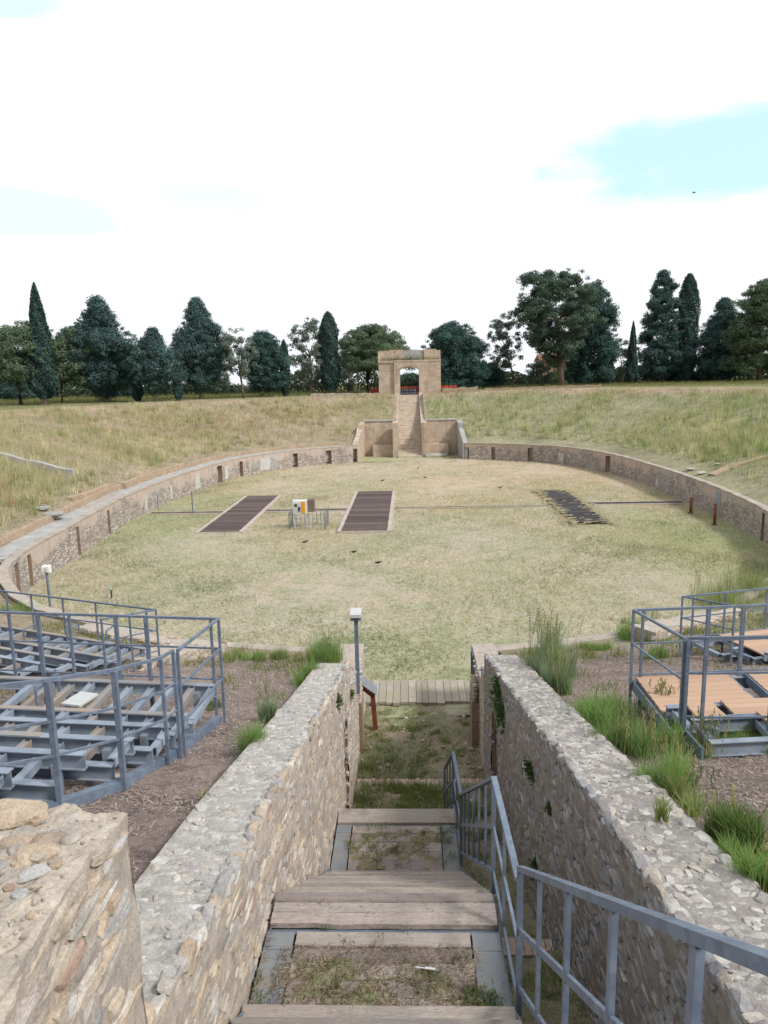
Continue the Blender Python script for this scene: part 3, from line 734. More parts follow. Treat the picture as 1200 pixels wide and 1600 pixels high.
for (a, za), (b, zb) in zip(ap[:-1], ap[1:]):
    mb.add([(a, 103.70, za), (b, 103.70, zb), (b, 103.70, zb + .3), (a, 103.70, za + .3), (a, 103.8, za), (b, 103.8, zb), (b, 103.8, zb + .3), (a, 103.8, za + .3)], [(0, 1, 2, 3), (3, 2, 6, 7), (0, 4, 5, 1)], (1.1, 1.1, 1.1), uv=[(a, za, 0), (b, zb, 0), (b, zb + .3, 0), (a, za + .3, 0)] * 2)
mb.build('arch_ring', M['kerb'], gate)
# stairs up to the gate with cheek walls
fs = thing('stone_stairs', 'long narrow worn staircase climbing from the arena to the far gate', 'stairs', (GX, 84, 0))
mb = MB(); y = 82.6; z = 0.0; x0, x1 = -1.27, 1.42; nst = 38; run = (103.6 - 83) / nst; rise = 6.5 / nst
for k in range(nst):
    land = .5 if k in (9, 22, 31) else 0
    yy = 83 + k * run
    mb.bx(x0, x1, yy, yy + run * 1.02, -.3 if k < 2 else z - .5, z + rise - .0005 * k, tuple(np.array([1, 1, 1]) * random.uniform(.9, 1.08))); z += rise
mb.build('flight_of_steps', M['farstep'], fs)
for sg, xa, xb in ((-1, -1.85, -1.28), (1, 1.43, 1.98)):
    mb = MB(); prof = [(83.2, -.1), (83.2, 3.85), (84.9, 3.95), (85.4, 3.2), (90, 3.75), (97, 5.2), (103.6, 6.75), (103.6, 4.5), (88, .5)]
    n = len(prof); vs = [(x, y, z) for x in (xa, xb) for (y, z) in prof]
    mb.add(vs, [tuple(range(n)), tuple(range(2 * n - 1, n - 1, -1))] + [(i, (i + 1) % n, n + (i + 1) % n, n + i) for i in range(n)], uv=[(v[1] + v[0], v[2], 0) for v in vs])
    mb.build('cheek_wall', M['brick'], fs)
# landings' dark nosings are real steps: shallow recess slabs
for k in (9, 20, 30): mb = MB(); mb.bx(x0 + .02, x1 - .02, 83 + k * run - .12, 83 + k * run - .004, k * rise - .02, k * rise + .16); mb.build('landing_edge', M['farstep'], fs)
# recess retaining walls
for sg, lab in ((-1, 'sunken brick retaining wall with slanting wing left of the far staircase'), (1, 'sunken brick retaining wall with pale sloped wing right of the far staircase')):
    rw = thing('retaining_wall', lab, 'wall', (sg * 3.4, 85.5, 0))
    xi = -1.853 if sg < 0 else 1.983; xo = -5.1 if sg < 0 else 5.45
    mb = MB(); brick_box(mb, min(xi, xo), max(xi, xo), 85.5, 86.6, -.2, 3.95); mb.build('back_wall', M['brick'], rw)
    mb = MB(); brick_box(mb, min(xi, xo * .82), max(xi, xo * .82), 84.3, 85.497, -.2, 1.3); mb.build('ledge', M['ledge'] if 'ledge' in M else M['kerb'], rw)
    mb = MB()
    mb.bx(min(xi, xo) - .05, max(xi, xo) + .05, 85.4, 86.65, 3.953, 4.07); mb.build('wall_coping', M['concrete'], rw)
    mb = MB(); xw = -5.75 if sg < 0 else 5.85
    P0, P1 = V3(xo, 85.6, 0), V3(xw, 80.3, 0)
    for t0, t1 in ((0, .35), (.35, 1.0)):
        a, b = P0 + (P1 - P0) * t0, P0 + (P1 - P0) * t1; zt0 = 3.9 if t0 == 0 else 3.2; zt1 = 3.7 if t0 == 0 else 1.8
        off = V3(sg * .5, 0, 0)
        vs = [(a[0], a[1], -.2), (b[0], b[1], -.2), (b[0], b[1], zt1), (a[0], a[1], zt0)]
        vs += [tuple(np.array(v) + off) for v in vs]
        mb.add(vs, [(0, 1, 2, 3), (4, 7, 6, 5), (3, 2, 6, 7), (1, 5, 6, 2), (0, 3, 7, 4)], uv=[(v[1], v[2], 0) for v in vs])
    mb.build('wing_wall', M['brick'] if sg < 0 else M['palewing'] if 'palewing' in M else M['concrete'], rw)
# loose slabs in front of the recess
for (px, py, s, lab, mt) in ((676, 712, (1.7, .8, .35), 'large pale stone block lying at the foot of the far staircase', 'paleslab'), (691, 711, (1.0, .6, .3), 'smaller pale stone block behind the large one at the far staircase', 'paleslab'), (703, 714, (1.4, .7, .14), 'flat tan slab lying right of the stone blocks at the far staircase', 'kerb')):
    p = at_z(px, py, .1); bm = bmesh.new(); bmesh.ops.create_cube(bm, size=1); bmesh.ops.scale(bm, vec=s, verts=bm.verts); bmesh.ops.bevel(bm, geom=bm.edges[:], offset=.05, segments=2, affect='EDGES')
    for v in bm.verts: v.co += Vector((random.gauss(0, .02), random.gauss(0, .02), random.gauss(0, .02)))
    me = bpy.data.meshes.new('stone_block'); bm.to_mesh(me); bm.free(); me.materials.append(M[mt])
    o = bpy.data.objects.new('stone_block', me); COL.objects.link(o); o.location = (p[0], p[1], s[2] / 2 - .02); o.rotation_euler.z = random.uniform(-.2, .2)
    tag(o, lab, 'stone block')
# ruined low walls on the rim beside the gate
def low_wall(pts, w, h, lab, mat='stone', name='low_wall', seed=3, n_st=120, zfun=None):
    random.seed(seed); mb = MB(); pts = [V3(*p) for p in pts]
    for a, b in zip(pts[:-1], pts[1:]):
        L = np.linalg.norm(b[:2] - a[:2]); k = max(2, int(L / .6)); d = (b - a) / L; nrm = V3(-d[1], d[0], 0) * w / 2
        for i in range(k):
            p, q = a + (b - a) * i / k, a + (b - a) * (i + 1) / k; h0, h1 = (h * (1 + .12 * sin(i * 1.7)), h * (1 + .12 * sin((i + 1) * 1.7)))
            vs = [p - nrm, q - nrm, q + nrm, p + nrm]; lo = [tuple(v - V3(0, 0, .35)) for v in vs]; hi = [(v[0], v[1], v[2] + hh) for v, hh in zip(vs, (h0, h1, h1, h0))]
            mb.add(lo + hi, [(4, 5, 6, 7), (0, 1, 5, 4), (2, 3, 7, 6), (1, 2, 6, 5), (3, 0, 4, 7)], MORT * 1.05)
        if mat == 'stone':
            for _ in range(n_st):
                t_ = random.random(); s_ = random.choice((-1, 1)); p = a + (b - a) * t_ + nrm * s_
                stone(mb, (p[0], p[1], p[2] + random.uniform(0, h * .95)), rotz(atan2(d[1], d[0])), (random.uniform(.08, .2), .06, random.uniform(.05, .1)), 1, .6)
    o = mb.build(name, M[mat]); return tag(o, lab, 'wall')
def gpt(px, py): p = on_ground(px, py); return (p[0], p[1], ground(p[0], p[1]))
low_wall([(-13.5, 102.6, 6.45), (-4.3, 103.4, 6.35)], .8, .45, 'low ruined rubble wall on the bank rim left of the far gate', seed=3, n_st=260)
low_wall([(-9.5, 98.2, 5.65), (-5.8, 98.4, 5.7), (-3.2, 99.4, 5.9)], .5, .4, 'short broken wall fragment in the grass just below the gate on its left', seed=4)
low_wall([(4.7, 103.2, 6.5), (9.5, 103.2, 6.65)], .9, .75, 'low tan wall with flat top running right from the far gate', mat='kerb', seed=5)
low_wall([(10.5, 103.6, 6.7), (26, 101.5, 6.95)], .7, .42, 'long low wall line on the bank rim to the right of the gate', mat='kerb', seed=6)
low_wall([gpt(196, 1044), gpt(303, 1022)], .95, .22, 'broad low rubble wall top behind the corner of the left seating frame', seed=61, n_st=200)
low_wall([gpt(1005, 1003), gpt(1050, 990)], .6, .35, 'rough remnant of rubble wall left of the far right platform', seed=62, n_st=120)
for a0_, a1_, lab_ in ((6.2, 9.6, 'low pale wall line behind the podium right of the blue green clump'), (-9.5, -4.6, 'low pale wall line behind the podium left of the left wall')):
    pp_ = [oval_pt(a_, 1.35) for a_ in np.linspace(oval_as(a0_, 19.6)[0], oval_as(a1_, 20.5 if a1_ > 0 else 19.3)[0], 4)]
    low_wall([(p[0], p[1], ground(p[0], p[1])) for p in pp_], .4, .2, lab_, seed=int(a1_ * 3) + 70, n_st=50)
p0, p1 = gpt(-4, 716), gpt(116, 744)
low_wall([p0, p1], .45, .42, 'pale straight stair edging wall slanting down the left grass bank', mat='concrete', name='stair_edging', seed=7)
low_wall([gpt(1204, 714), gpt(1150, 728), gpt(1112, 744)], .7, .16, 'pale earth covered edging slanting down the right grass bank', mat='kerb', name='stair_edging', seed=8)
for i, (ps, lab) in enumerate((([(128, 801), (150, 790), (182, 776)], 'lower grass grown stone seating ledge above the left podium wall'), ([(108, 782), (140, 772), (170, 760)], 'upper grass grown stone seating ledge on the left bank'), ([(192, 764), (240, 740), (290, 726)], 'long curved stone ledge behind the left podium walk'))):
    low_wall([gpt(*p) for p in ps], .5, .18, lab, mat='kerb', name='stone_ledge', seed=20 + i)
for (px, py, s, lab) in ((65, 797, .45, 'flat grey slab half sunk in grass above the left podium'), (86, 812, .6, 'larger grey slab stepping down to the left podium walk'), (1078, 735, .35, 'white stone lying on the right bank above the podium wall'), (1096, 741, .35, 'tan stone on the right bank at the foot of the earth edging'), (1120, 727, .22, 'small pale stone higher on the right bank')):
    g = gpt(px, py); mb = MB(); random.seed(px)
    v, f = ICO[2]; q = np.sign(v) * np.abs(v) ** .4; q = q / np.linalg.norm(q, axis=1, keepdims=True) ** .5 * (1 + rng.normal(0, .05, (len(v), 1)))
    mb.add(q * V3(s, s * .7, s * .22) @ rotz(random.uniform(-.5, .5)).T + V3(g[0], g[1], g[2] + .12), f, (.5, .47, .42) if px > 1000 else (.34, .335, .32))
    tag(mb.build('stone_slab', M['stone']), lab, 'stone slab')
# barriers and netting behind the gate
def net(x0, x1, y, z, h, lab):
    th = thing('safety_net', lab, 'safety net', ((x0 + x1) / 2, y, z)); mb = MB(); n = 10
    vs = [(x0 + (x1 - x0) * i / n, y + .05 * sin(i * 2), z + hh - .06 * sin(pi * ((i * .5) % 1)) * (hh > 0) + dd) for dd, (hh) in ((0, 0), (0, h)) for i in range(n + 1)]
    vs += [(v[0], v[1] + .03, v[2]) for v in vs]; m_ = 2 * (n + 1)
    mb.add(vs, [(i, i + 1, n + 2 + i, n + 1 + i) for i in range(n)] + [(m_ + i + 1, m_ + i, m_ + n + 1 + i, m_ + n + 2 + i) for i in range(n)] + [(n + 1 + i, n + 2 + i, m_ + n + 2 + i, m_ + n + 1 + i) for i in range(n)])
    mb.build('mesh_sheet', M['red'], th)
    for x in np.arange(x0, x1 + .1, max(.6, (x1 - x0) / 3)):
        mb = MB(); mb.bar((x, y + .06, z - .3), (x, y + .06, z + h + .1), .05); mb.build('stake', M['corten'], th)
net(-5.4, -4.3, 106.8, 6.45, .95, 'orange red plastic safety net at the left corner of the gate')
net(4.7, 6.9, 107.0, 6.8, .85, 'orange red plastic safety net at the right corner of the gate')
net(-1.9, 2.3, 110.2, 6.3, 1.25, 'red safety net stretched across behind the gate opening')
th = thing('traffic_barrier', 'low barrier with white and blue chevrons under the gate arch', 'barrier', (.1, 108.4, 6.4))
mb = MB(); mb.bx(-1.5, 1.15, 108.4, 108.47, 6.35, 7.25); mb.build('board', M['blue'], th)
for r_, zz in enumerate((6.5, 6.9)):
    mb = MB()
    for i in range(7):
        xx = -1.45 + i * .37; mb.prism([(xx, zz), (xx + .2, zz), (xx + .32, zz + .28), (xx + .12, zz + .28)], 1, 108.385, 108.397)
    mb.build('chevrons', M['white'], th)
for xx in (-1.3, .95):
    mb = MB(); mb.bx(xx - .05, xx + .05, 108.475, 108.6, 5.9, 7.2); mb.bx(xx - .05, xx + .05, 108.2, 108.8, 5.85, 5.899); mb.build('foot', M['lightgrey'], th)

# ------------------------------------------------------------------ timber covers, channels and small things in the arena
def cover(x0, x1, y0, y1, mat, lab, frame=True, nb=17):
    th = thing('timber_cover', lab, 'hatch cover', ((x0 + x1) / 2, (y0 + y1) / 2, 0)); random.seed(int(x0 * 10))
    mb = MB(); w = (y1 - y0) / nb
    for i in range(nb): mb.box(((x0 + x1) / 2 + random.gauss(0, .01), y0 + (i + .5) * w, .06 + random.gauss(0, .012)), (x1 - x0, w * .93, .07), rotz(random.gauss(0, .004)), tuple(np.ones(3) * random.uniform(.75, 1.3)))
    mb.build('boards', M[mat], th)
    if frame:
        mb = MB(); f = .26
        mb.bx(x0 - f, x0 - .012, y0 - f * .4, y1 + f * .4, -.08, .075); mb.bx(x1 + .012, x1 + f, y0 - f * .4, y1 + f * .4, -.08, .075)
        mb.bx(x0 - .01, x1 + .01, y0 - f * .4, y0 - .012, -.08, .07); mb.bx(x0 - .01, x1 + .01, y1 + .012, y1 + f * .4, -.08, .07)
        mb.build('stone_kerb', M['kerbstone'], th)
    return th
M['kerbstone'] = simple('pale_kerb_stone', (.47, .40, .345), .95, .25, 2, .3)
cover(-12.65, -10.3, 42.85, 56.4, 'darktimber', 'brown timber cover in a pale stone frame, the one nearest the left podium wall')
cover(-4.1, -1.4, 42.6, 57.7, 'darktimber', 'dark timber cover in a pale stone frame at the middle of the arena')
cover(9.75, 12.0, 44.1, 57.0, 'blacktimber', 'blackened timber cover half hidden by straw on the right of the arena', frame=False)
random.seed(9); mb = MB()                     # straw lying over the right cover
for _ in range(420):
    side = random.random(); y = random.uniform(43.8, 57.3)
    x = random.choice((9.7, 12.05)) + abs(random.gauss(0, .30)) * random.choice((-1, .6)) if side < .9 else random.uniform(9.7, 12.1); 
    if side >= .75 and random.random() < .6: y = random.choice((44.0, 56.8)) + random.gauss(0, .4)
    L = random.uniform(.2, .5); a = random.gauss(0, .5)
    mb.bar((x, y, .11), (x + L * cos(a), y + L * sin(a), .115 + random.random() * .03), .06, .02, (.46, .40, .25))
struct(mb.build('straw_over_cover', M['straw']), 'stuff')
def channel(x0, x1, y, w, lab, mat='darktimber'):
    th = thing('channel_cover', lab, 'channel', ((x0 + x1) / 2, y, 0)); mb = MB()
    n = int((x1 - x0) / .9); e_ = .07 if w > .3 else .025
    for i in range(n): mb.bx(x0 + (x1 - x0) * i / n + .01, x0 + (x1 - x0) * (i + 1) / n - .01, y - w / 2, y + w / 2, -.03, .045 + random.gauss(0, .004), tuple(np.ones(3) * random.uniform(.8, 1.3)))
    mb.build('boards', M[mat], th)
    mb = MB()
    for s_ in (-1, 1): mb.bx(x0, x1, y + s_ * (w / 2 + .01 + e_) - e_, y + s_ * (w / 2 + .01 + e_) + e_, -.06, .04)
    mb.build('edging', M['kerbstone'], th)
channel(-18.0, -12.95, 49.7, .55, 'greyish boarded drain channel from the left podium wall to the first timber cover')
channel(-10.0, -4.4, 50.0, .62, 'brown boarded drain channel joining the two framed timber covers')
channel(-1.05, 9.6, 50.4, .16, 'faint narrow boarded line between the middle cover and the straw covered one', 'blacktimber')
channel(12.3, 18.9, 51.0, .7, 'boarded drain channel from the straw covered hatch to the right podium wall', 'blacktimber')
# plank bridge at the passage mouth
br = thing('plank_bridge', 'row of weathered planks laid across the passage mouth', 'plank bridge', (.2, 20, 0)); mb = MB(); x = -1.4
while x < 1.8:
    w = random.uniform(.16, .24); mb.bx(x + .006, x + w - .006, 19.25 + random.gauss(0, .03), 20.75 + random.gauss(0, .03), -.02, .055 + random.gauss(0, .008), tuple(np.ones(3) * random.uniform(.8, 1.2))); x += w
mb.build('planks', M['plank_long'], br)
mb = MB(); 
for y in (19.5, 20.5): mb.bx(-1.4, 1.8, y - .06, y + .06, -.14, -.022)
mb.build('bearers', M['darktimber'], br)
# brick thresholds across the passage
for (y, zt_, lab, dz) in ((15.12, .07, 'row of bricks on edge across the passage floor in front of the grass', .0), (7.3, 2.66, 'short brick step on the passage floor under the near railing', 0)):
    mb = MB(); x = XL + .02; random.seed(int(y))
    while x < XR - .06:
        mb.bx(x, x + .075, y - .12, y + .13, zt_ - .34, zt_ + random.gauss(0, .008), tuple(V3(.50, .39, .315) * random.uniform(.75, 1.15))); x += .083
    tag(mb.build('brick_threshold', M['stone']), lab, 'step')
# electrical box
bx, by = -6.65, 44.0
th = thing('control_box', 'white and orange electrical box on legs beside its wire pen', 'electrical box', (bx, by, 0))
mb = MB(); mb.bx(bx - .48, bx + .40, by - .22, by + .22, .92, 1.72); mb.build('cabinet', M['white'], th)
mb = MB(); mb.bx(bx - .40, bx + .02, by - .245, by - .222, 1.02, 1.60); mb.build('meter_panel', M['lightgrey'], th)
mb = MB(); mb.bx(bx + .06, bx + .28, by - .25, by - .222, .96, 1.66); mb.build('warning_strip', M['orange'], th)
mb = MB(); mb.bx(bx + .43, bx + .80, by - .1, by + .45, 1.0, 1.75); mb.build('side_cabinet', M['brownbox'], th)
mb = MB(); mb.bx(bx - .36, bx - .2, by - .262, by - .247, 1.36, 1.52); mb.bx(bx - .16, bx - .02, by - .262, by - .247, 1.08, 1.34); mb.build('dial', M['darksteel'], th)
for (dx, dy) in ((-.42, -.15), (.34, -.15), (-.42, .15), (.34, .15)):
    mb = MB(); mb.bar((bx + dx, by + dy, -.05), (bx + dx, by + dy, .917), .05); mb.build('leg', M['lightgrey'], th)
th = thing('wire_pen', 'low grey pen of thin upright rods around the electrical box', 'fence', (-6.3, 44.6, 0))
for (x0, y0, x1, y1) in ((-7.35, 43.5, -5.2, 43.55), (-5.2, 43.55, -5.15, 45.3), (-7.35, 43.5, -7.4, 45.3), (-7.4, 45.3, -5.15, 45.3)):
    n = 9; mb = MB()
    for i in range(n + 1):
        x, y = x0 + (x1 - x0) * i / n, y0 + (y1 - y0) * i / n; mb.bar((x, y, -.05), (x + random.gauss(0, .02), y, 1.0 + random.gauss(0, .03)), .017)
    mb.bar((x0, y0, .92), (x1, y1, .92), .014); mb.bar((x0, y0, .3), (x1, y1, .3), .014); mb.build('rod_panel', M['steel'], th)
# posts
def post(px, py, h, w, mat, lab, cap=False):
    p = at_z(px, py, 0); th = thing('post', lab, 'post', (p[0], p[1], 0)); mb = MB(); mb.bar((p[0], p[1], -.1), (p[0] + .02, p[1], h), w, w * .7); mb.build('shaft', M[mat], th)
    mb = MB(); mb.bx(p[0] - w * .8, p[0] + w * .8, p[1] - w * .8, p[1] + w * .8, -.05, .035); mb.build('base_plate', M[mat], th)
post(1079, 801, 1.0, .16, 'corten', 'short rusty post at the end of the right drain channel')
post(1116, 820, 1.25, .15, 'corten', 'taller rusty post on the green grass in front of the blue grey door')
post(301, 798, 1.35, .07, 'steel', 'thin grey post on the grass behind the left drain channel')
post(247, 795, 1.1, .05, 'steel', 'thin leaning rod close to the left podium wall')
# sprinkler
p = at_z(174.5, 933, 0); th = thing('sprinkler', 'small sprinkler head on a dark stake in the grass', 'sprinkler', (p[0], p[1], 0))
mb = MB(); mb.tube([(p[0], p[1], -.05), (p[0], p[1], .3)], .035); mb.build('stake', M['darksteel'], th)
mb = MB(); mb.tube([(p[0], p[1], .3), (p[0], p[1], .36), (p[0], p[1], .42)], [.05, .12, .08], 10); mb.tube([(p[0], p[1], .40), (p[0] + .14, p[1] - .05, .40)], .03, 6); mb.build('head', M['greenplastic'], th)
# floodlights
def flood_single(x, y, z0, z1):
    th = thing('floodlight', 'grey floodlight on a single pole at the end of the left passage wall', 'floodlight', (x, y, z0))
    mb = MB(); mb.bx(x - .045, x + .045, y - .03, y + .03, z0, z1 - .12); mb.build('pole', M['steel'], th)
    mb = MB(); mb.bx(x - .12, x + .12, y - .1, y + .1, z1 - .2, z1 - .122); mb.build('ballast_plate', M['steel'], th)
    hd = MB(); hd.prism([(y - .16, z1 - .115), (y + .18, z1 - .115), (y + .18, z1 + .02), (y - .16, z1 - .04)], 0, x - .125, x + .125); h = hd.build('lamp_head', M['lightgrey'], th)
    mb = MB(); mb.bx(x - .1, x + .1, y + .182, y + .192, z1 - .1, z1 + .0); mb.build('lens', M['glass'], h)
fl = at_y(556, 960, 16.2); flood_single(fl[0], 16.2, 1.7, fl[2] + .08)
p = at_z(79, 953, 0.0); th = thing('floodlight', 'pair of white floodlights on a tall grey pole behind the left railings', 'floodlight', (p[0], p[1], 0))
mb = MB(); mb.tube([(p[0], p[1], -.1), (p[0], p[1], 1.75)], .05, 10); mb.build('pole', M['steel'], th)
for sx in (-1, 1):
    mb = MB(); mb.prism([(p[1] - .12, 1.6), (p[1] + .14, 1.5), (p[1] + .14, 1.86), (p[1] - .12, 1.82)], 0, p[0] + sx * .085 - .06, p[0] + sx * .085 + .06); h = mb.build('lamp_head', M['white'], th)
    mb = MB(); mb.bx(p[0] + sx * .085 - .05, p[0] + sx * .085 + .05, p[1] + .142, p[1] + .152, 1.56, 1.82); mb.build('lens', M['glass'], h)
# information sign
p = V3(-1.10, 17.75, 0); th = thing('information_sign', 'sloped information panel on a rust brown steel stand at the passage mouth', 'sign', (p[0], p[1], 0))
mb = MB(); prof = [(-.07, 0), (.07, 0), (.0, 1.0), (-.42, 1.3), (-.48, 1.2), (-.14, .96)]
mb.prism([(p[0] + .12 + a * .8, b * .98) for a, b in prof], 1, p[1] - .06, p[1] + .06); mb.build('stand', M['corten'], th)
mb = MB(); a = V3(p[0] + .12 - .50 * .8, 1.33, 0); b = V3(p[0] + .12 + .06 * .8, .995, 0)
vs = [(a[0], p[1] - .12, a[1]), (b[0], p[1] - .12, b[1]), (b[0], p[1] + .4, b[1]), (a[0], p[1] + .4, a[1])]; vs += [(v[0], v[1], v[2] + .03) for v in vs]
mb.add(vs, [(0, 3, 2, 1), (4, 5, 6, 7), (0, 1, 5, 4), (1, 2, 6, 5), (2, 3, 7, 6), (3, 0, 4, 7)]); mb.build('panel', M['panel'], th)

# small gate leaf by the right pier
th = thing('metal_gate', 'small dark metal gate leaf at the end of the right passage wall', 'gate', (XR - .05, 18.4, 0))
gx_ = XR + .0
mb = MB(); mb.bar((gx_, 18.3, 0), (gx_, 18.3, 1.78), .04); mb.bar((gx_, 18.95, 0), (gx_, 18.95, 1.78), .04); mb.bar((gx_, 18.3, 1.76), (gx_, 18.95, 1.76), .04); mb.bar((gx_, 18.3, .2), (gx_, 18.95, .2), .04); mb.build('frame', M['steel'], th)
for y in np.arange(18.4, 18.9, .12): mb = MB(); mb.bar((gx_, y, .225), (gx_, y, 1.735), .016); mb.build('bar', M['steel'], th)

# ------------------------------------------------------------------ near stairs
SXL, SXR = XL + .03, .70
st = thing('wooden_stairs', 'weathered plank stairs descending the passage between the rubble walls', 'stairs', (-.3, 5, 3.5)); random.seed(77)
def plank(x0, x1, y0, y1, ztop, th_=.055):
    n = 10; vs = []; z0 = ztop - th_; col = np.ones(3) * random.uniform(.78, 1.18) * V3(1, random.uniform(.96, 1.02), random.uniform(.92, 1.02))
    tl = random.gauss(0, .006)
    for i in range(n + 1):
        x = x0 + (x1 - x0) * i / n; e = random.gauss(0, .006)
        for (yy, zz) in ((y0 + e, z0), (y0 + e, ztop - .008), (y0 + e + .012, ztop + tl), (y1 - .012, ztop - tl), (y1 + e * .5, ztop - .008), (y1 + e * .5, z0)): vs.append((x, yy, zz))
    mb = MB(); mb.add(vs, [(i * 6 + k, i * 6 + (k + 1) % 6, (i + 1) * 6 + (k + 1) % 6, (i + 1) * 6 + k) for i in range(n) for k in range(6)] + [(5, 4, 3, 2, 1, 0), tuple(n * 6 + k for k in range(6))], col)
    return mb.build('tread_board', M['plank'], st)
L1, L2 = 4.36, 1.80
# upper flight
nst = 16
for k in range(nst):
    y1 = 4.62 - k * .288; z = L1 + .15 + k * .178
    for q in range(2): plank(SXL, SXR, y1 - .288 * (q + 1) / 2 + .005, y1 - .288 * q / 2 - .005, z)
# landing one
def landing(ya, yb, z, nb):
    w = (yb - ya) / nb
    for i in range(nb): plank(SXL + .26, SXR - .25, ya + i * w + .006, ya + (i + 1) * w - .006, z + random.gauss(0, .006))
    for (xa, xb) in ((SXL, SXL + .235), (SXR - .232, SXR)):
        mb = MB(); mb.bx(xa, xb, ya, yb - .2, z - .012, z - .004); mb.bx(xa, xb, yb - .196, yb + .0, z - .010, z - .002)
        mb.bx(xa, xa + .006, ya, yb, z - .16, z - .0125); mb.bx(xb - .006, xb, ya, yb, z - .16, z - .0125); mb.build('side_plate', M['plate'], st)
landing(4.66, 5.50, L1, 5); 
mb = MB(); mb.bx(SXL, SXR, 5.502, 5.56, L1 - .14, L1 - .03); mb.build('cross_beam', M['steel'], st)
for q in range(3): plank(SXL + random.uniform(0, .02), SXR - random.uniform(0, .02), 5.565 + q * .133, 5.69 + q * .133, L1 + .03 + random.gauss(0, .004))
# middle flight
ns = 13; ry = (9.78 - 5.97) / ns; rz = (L1 + .03 - L2) / (ns + 0.0)
for k in range(ns):
    y0 = 5.97 + k * ry; z = L1 + .03 - (k + 1) * rz
    for q in range(2): plank(SXL, SXR - .03 * k / ns, y0 + ry * q / 2 + .003, y0 + ry * (q + 1) / 2 - .003, z)
SXR2 = SXR; SXR = .66
landing(9.80, 10.92, L2 - .02, 5)
mb = MB(); mb.bx(SXL, SXR, 10.922, 10.97, L2 - .16, L2 - .05); mb.build('cross_beam', M['steel'], st)
for q in range(2): plank(SXL, SXR, 10.975 + q * .19, 11.16 + q * .19, L2)
ns3 = 8; ry = .275; rz = (L2 - .34) / ns3
for k in range(ns3):
    for q in range(2): plank(SXL, SXR - .05 * k / ns3, 11.36 + ry * (k + q / 2) + .003, 11.36 + ry * (k + (q + 1) / 2) - .003, L2 - (k + 1) * rz)
SXR = SXR2
for xs in (SXL + .012, SXR + .008):           # steel stringers
    mb = MB()
    for (a, b) in (((xs, -.1, 7.3), (xs, 4.6, L1 + .0)), ((xs, 4.6, L1 - .12), (xs, 5.96, L1 - .12)), ((xs, 5.96, L1 - .16), (xs - .02 * (xs > 0), 9.78, L2 - .1)), ((xs - .03 * (xs > 0), 9.78, L2 - .14), (xs - .04 * (xs > 0), 11.36, L2 - .14)), ((xs - .05 * (xs > 0), 11.36, L2 - .2), (xs - .09 * (xs > 0), 13.5, .25))):
        mb.bar(a, b, .014, .2)
    mb.build('stringer', M['steel'], st)
# railing
rl = thing('stair_railing', 'grey galvanised railing with flat upright bars along the right edge of the stairs', 'railing', (.74, 5, 4.4))
RX = SXR + .04
path = [V3(RX, .25, 8.52), V3(RX, 4.68, 5.57), V3(RX, 4.76, 5.42), V3(RX, 6.30, 5.32), V3(RX - .04, 10.15, 2.80), V3(RX - .07, 11.6, 2.70), V3(RX - .13, 13.55, 1.28)]
segs = [(0, 1), (2, 3), (3, 4), (4, 5), (5, 6)]
MIDD, LOWD = .50, .97
for (i, j) in segs:
    a, b = path[i], path[j]
    mb = MB(); mb.bar(a, b, .05, .035); mb.build('handrail', M['steel'], rl)
    for dz, nm in ((MIDD, 'mid_rail'), (LOWD, 'bottom_rail')):
        mb = MB(); mb.bar(a - V3(0, 0, dz), b - V3(0, 0, dz), .022, .04); mb.build(nm, M['steel'], rl)
    L = b[1] - a[1]; n = max(2, int(round(L / .70 if i == 0 else L / .62)))
    for k in range(n + 1):
        if k == 0 and i not in (0, 2): continue
        t_ = k / n
        p = a + (b - a) * t_
        if i == 2 and k == 0: continue
        mb = MB(); end = k in (0, n); w_ = .05 if end else .045
        mb.bx(p[0] - .012 - (.008 if end else 0), p[0] + .012 + (.008 if end else 0), p[1] - w_ / 2, p[1] + w_ / 2, p[2] - LOWD - (.22 if end else .0), p[2] - .02); mb.build('post' if end else 'upright_bar', M['steel'], rl)

# ------------------------------------------------------------------ seating platforms of steel
def frame_pt(O, u, v): 
    O = V3(*O, 0); u = V3(*u, 0); v = V3(*v, 0); u /= np.linalg.norm(u); v /= np.linalg.norm(v)
    return lambda a, b, z: O + u * a + v * b + V3(0, 0, z), u, v
def rail_run(th, pts, hs, mids, posts, w=.036, thick=()):
    """handrail along pts (deck level points) with heights; posts at fractional positions along the run"""
    pts = [np.asarray(p, float) for p in pts]
    L = np.concatenate([[0], np.cumsum([np.linalg.norm(b - a) for a, b in zip(pts[:-1], pts[1:])])])
    at = lambda t: np.array([np.interp(t * L[-1], L, [p[k] for p in pts]) for k in range(3)])
    for nm, dz, ww in [('handrail', hs, .034)] + [('mid_rail', m_, .024) for m_ in mids]:
        mb = MB()
        for a, b in zip(pts[:-1], pts[1:]): mb.bar(a + V3(0, 0, dz), b + V3(0, 0, dz), ww)
        mb.build(nm, M['steel'], th)
    for i, t_ in enumerate(posts):
        p = at(t_); zg = min(ground(p[0], p[1]) - .05, p[2]); mb = MB(); ww = .052 if i in thick else w
        mb.bx(p[0] - ww / 2, p[0] + ww / 2, p[1] - ww / 2, p[1] + ww / 2, zg, p[2] + hs - .017); mb.build('post', M['steel'], th)
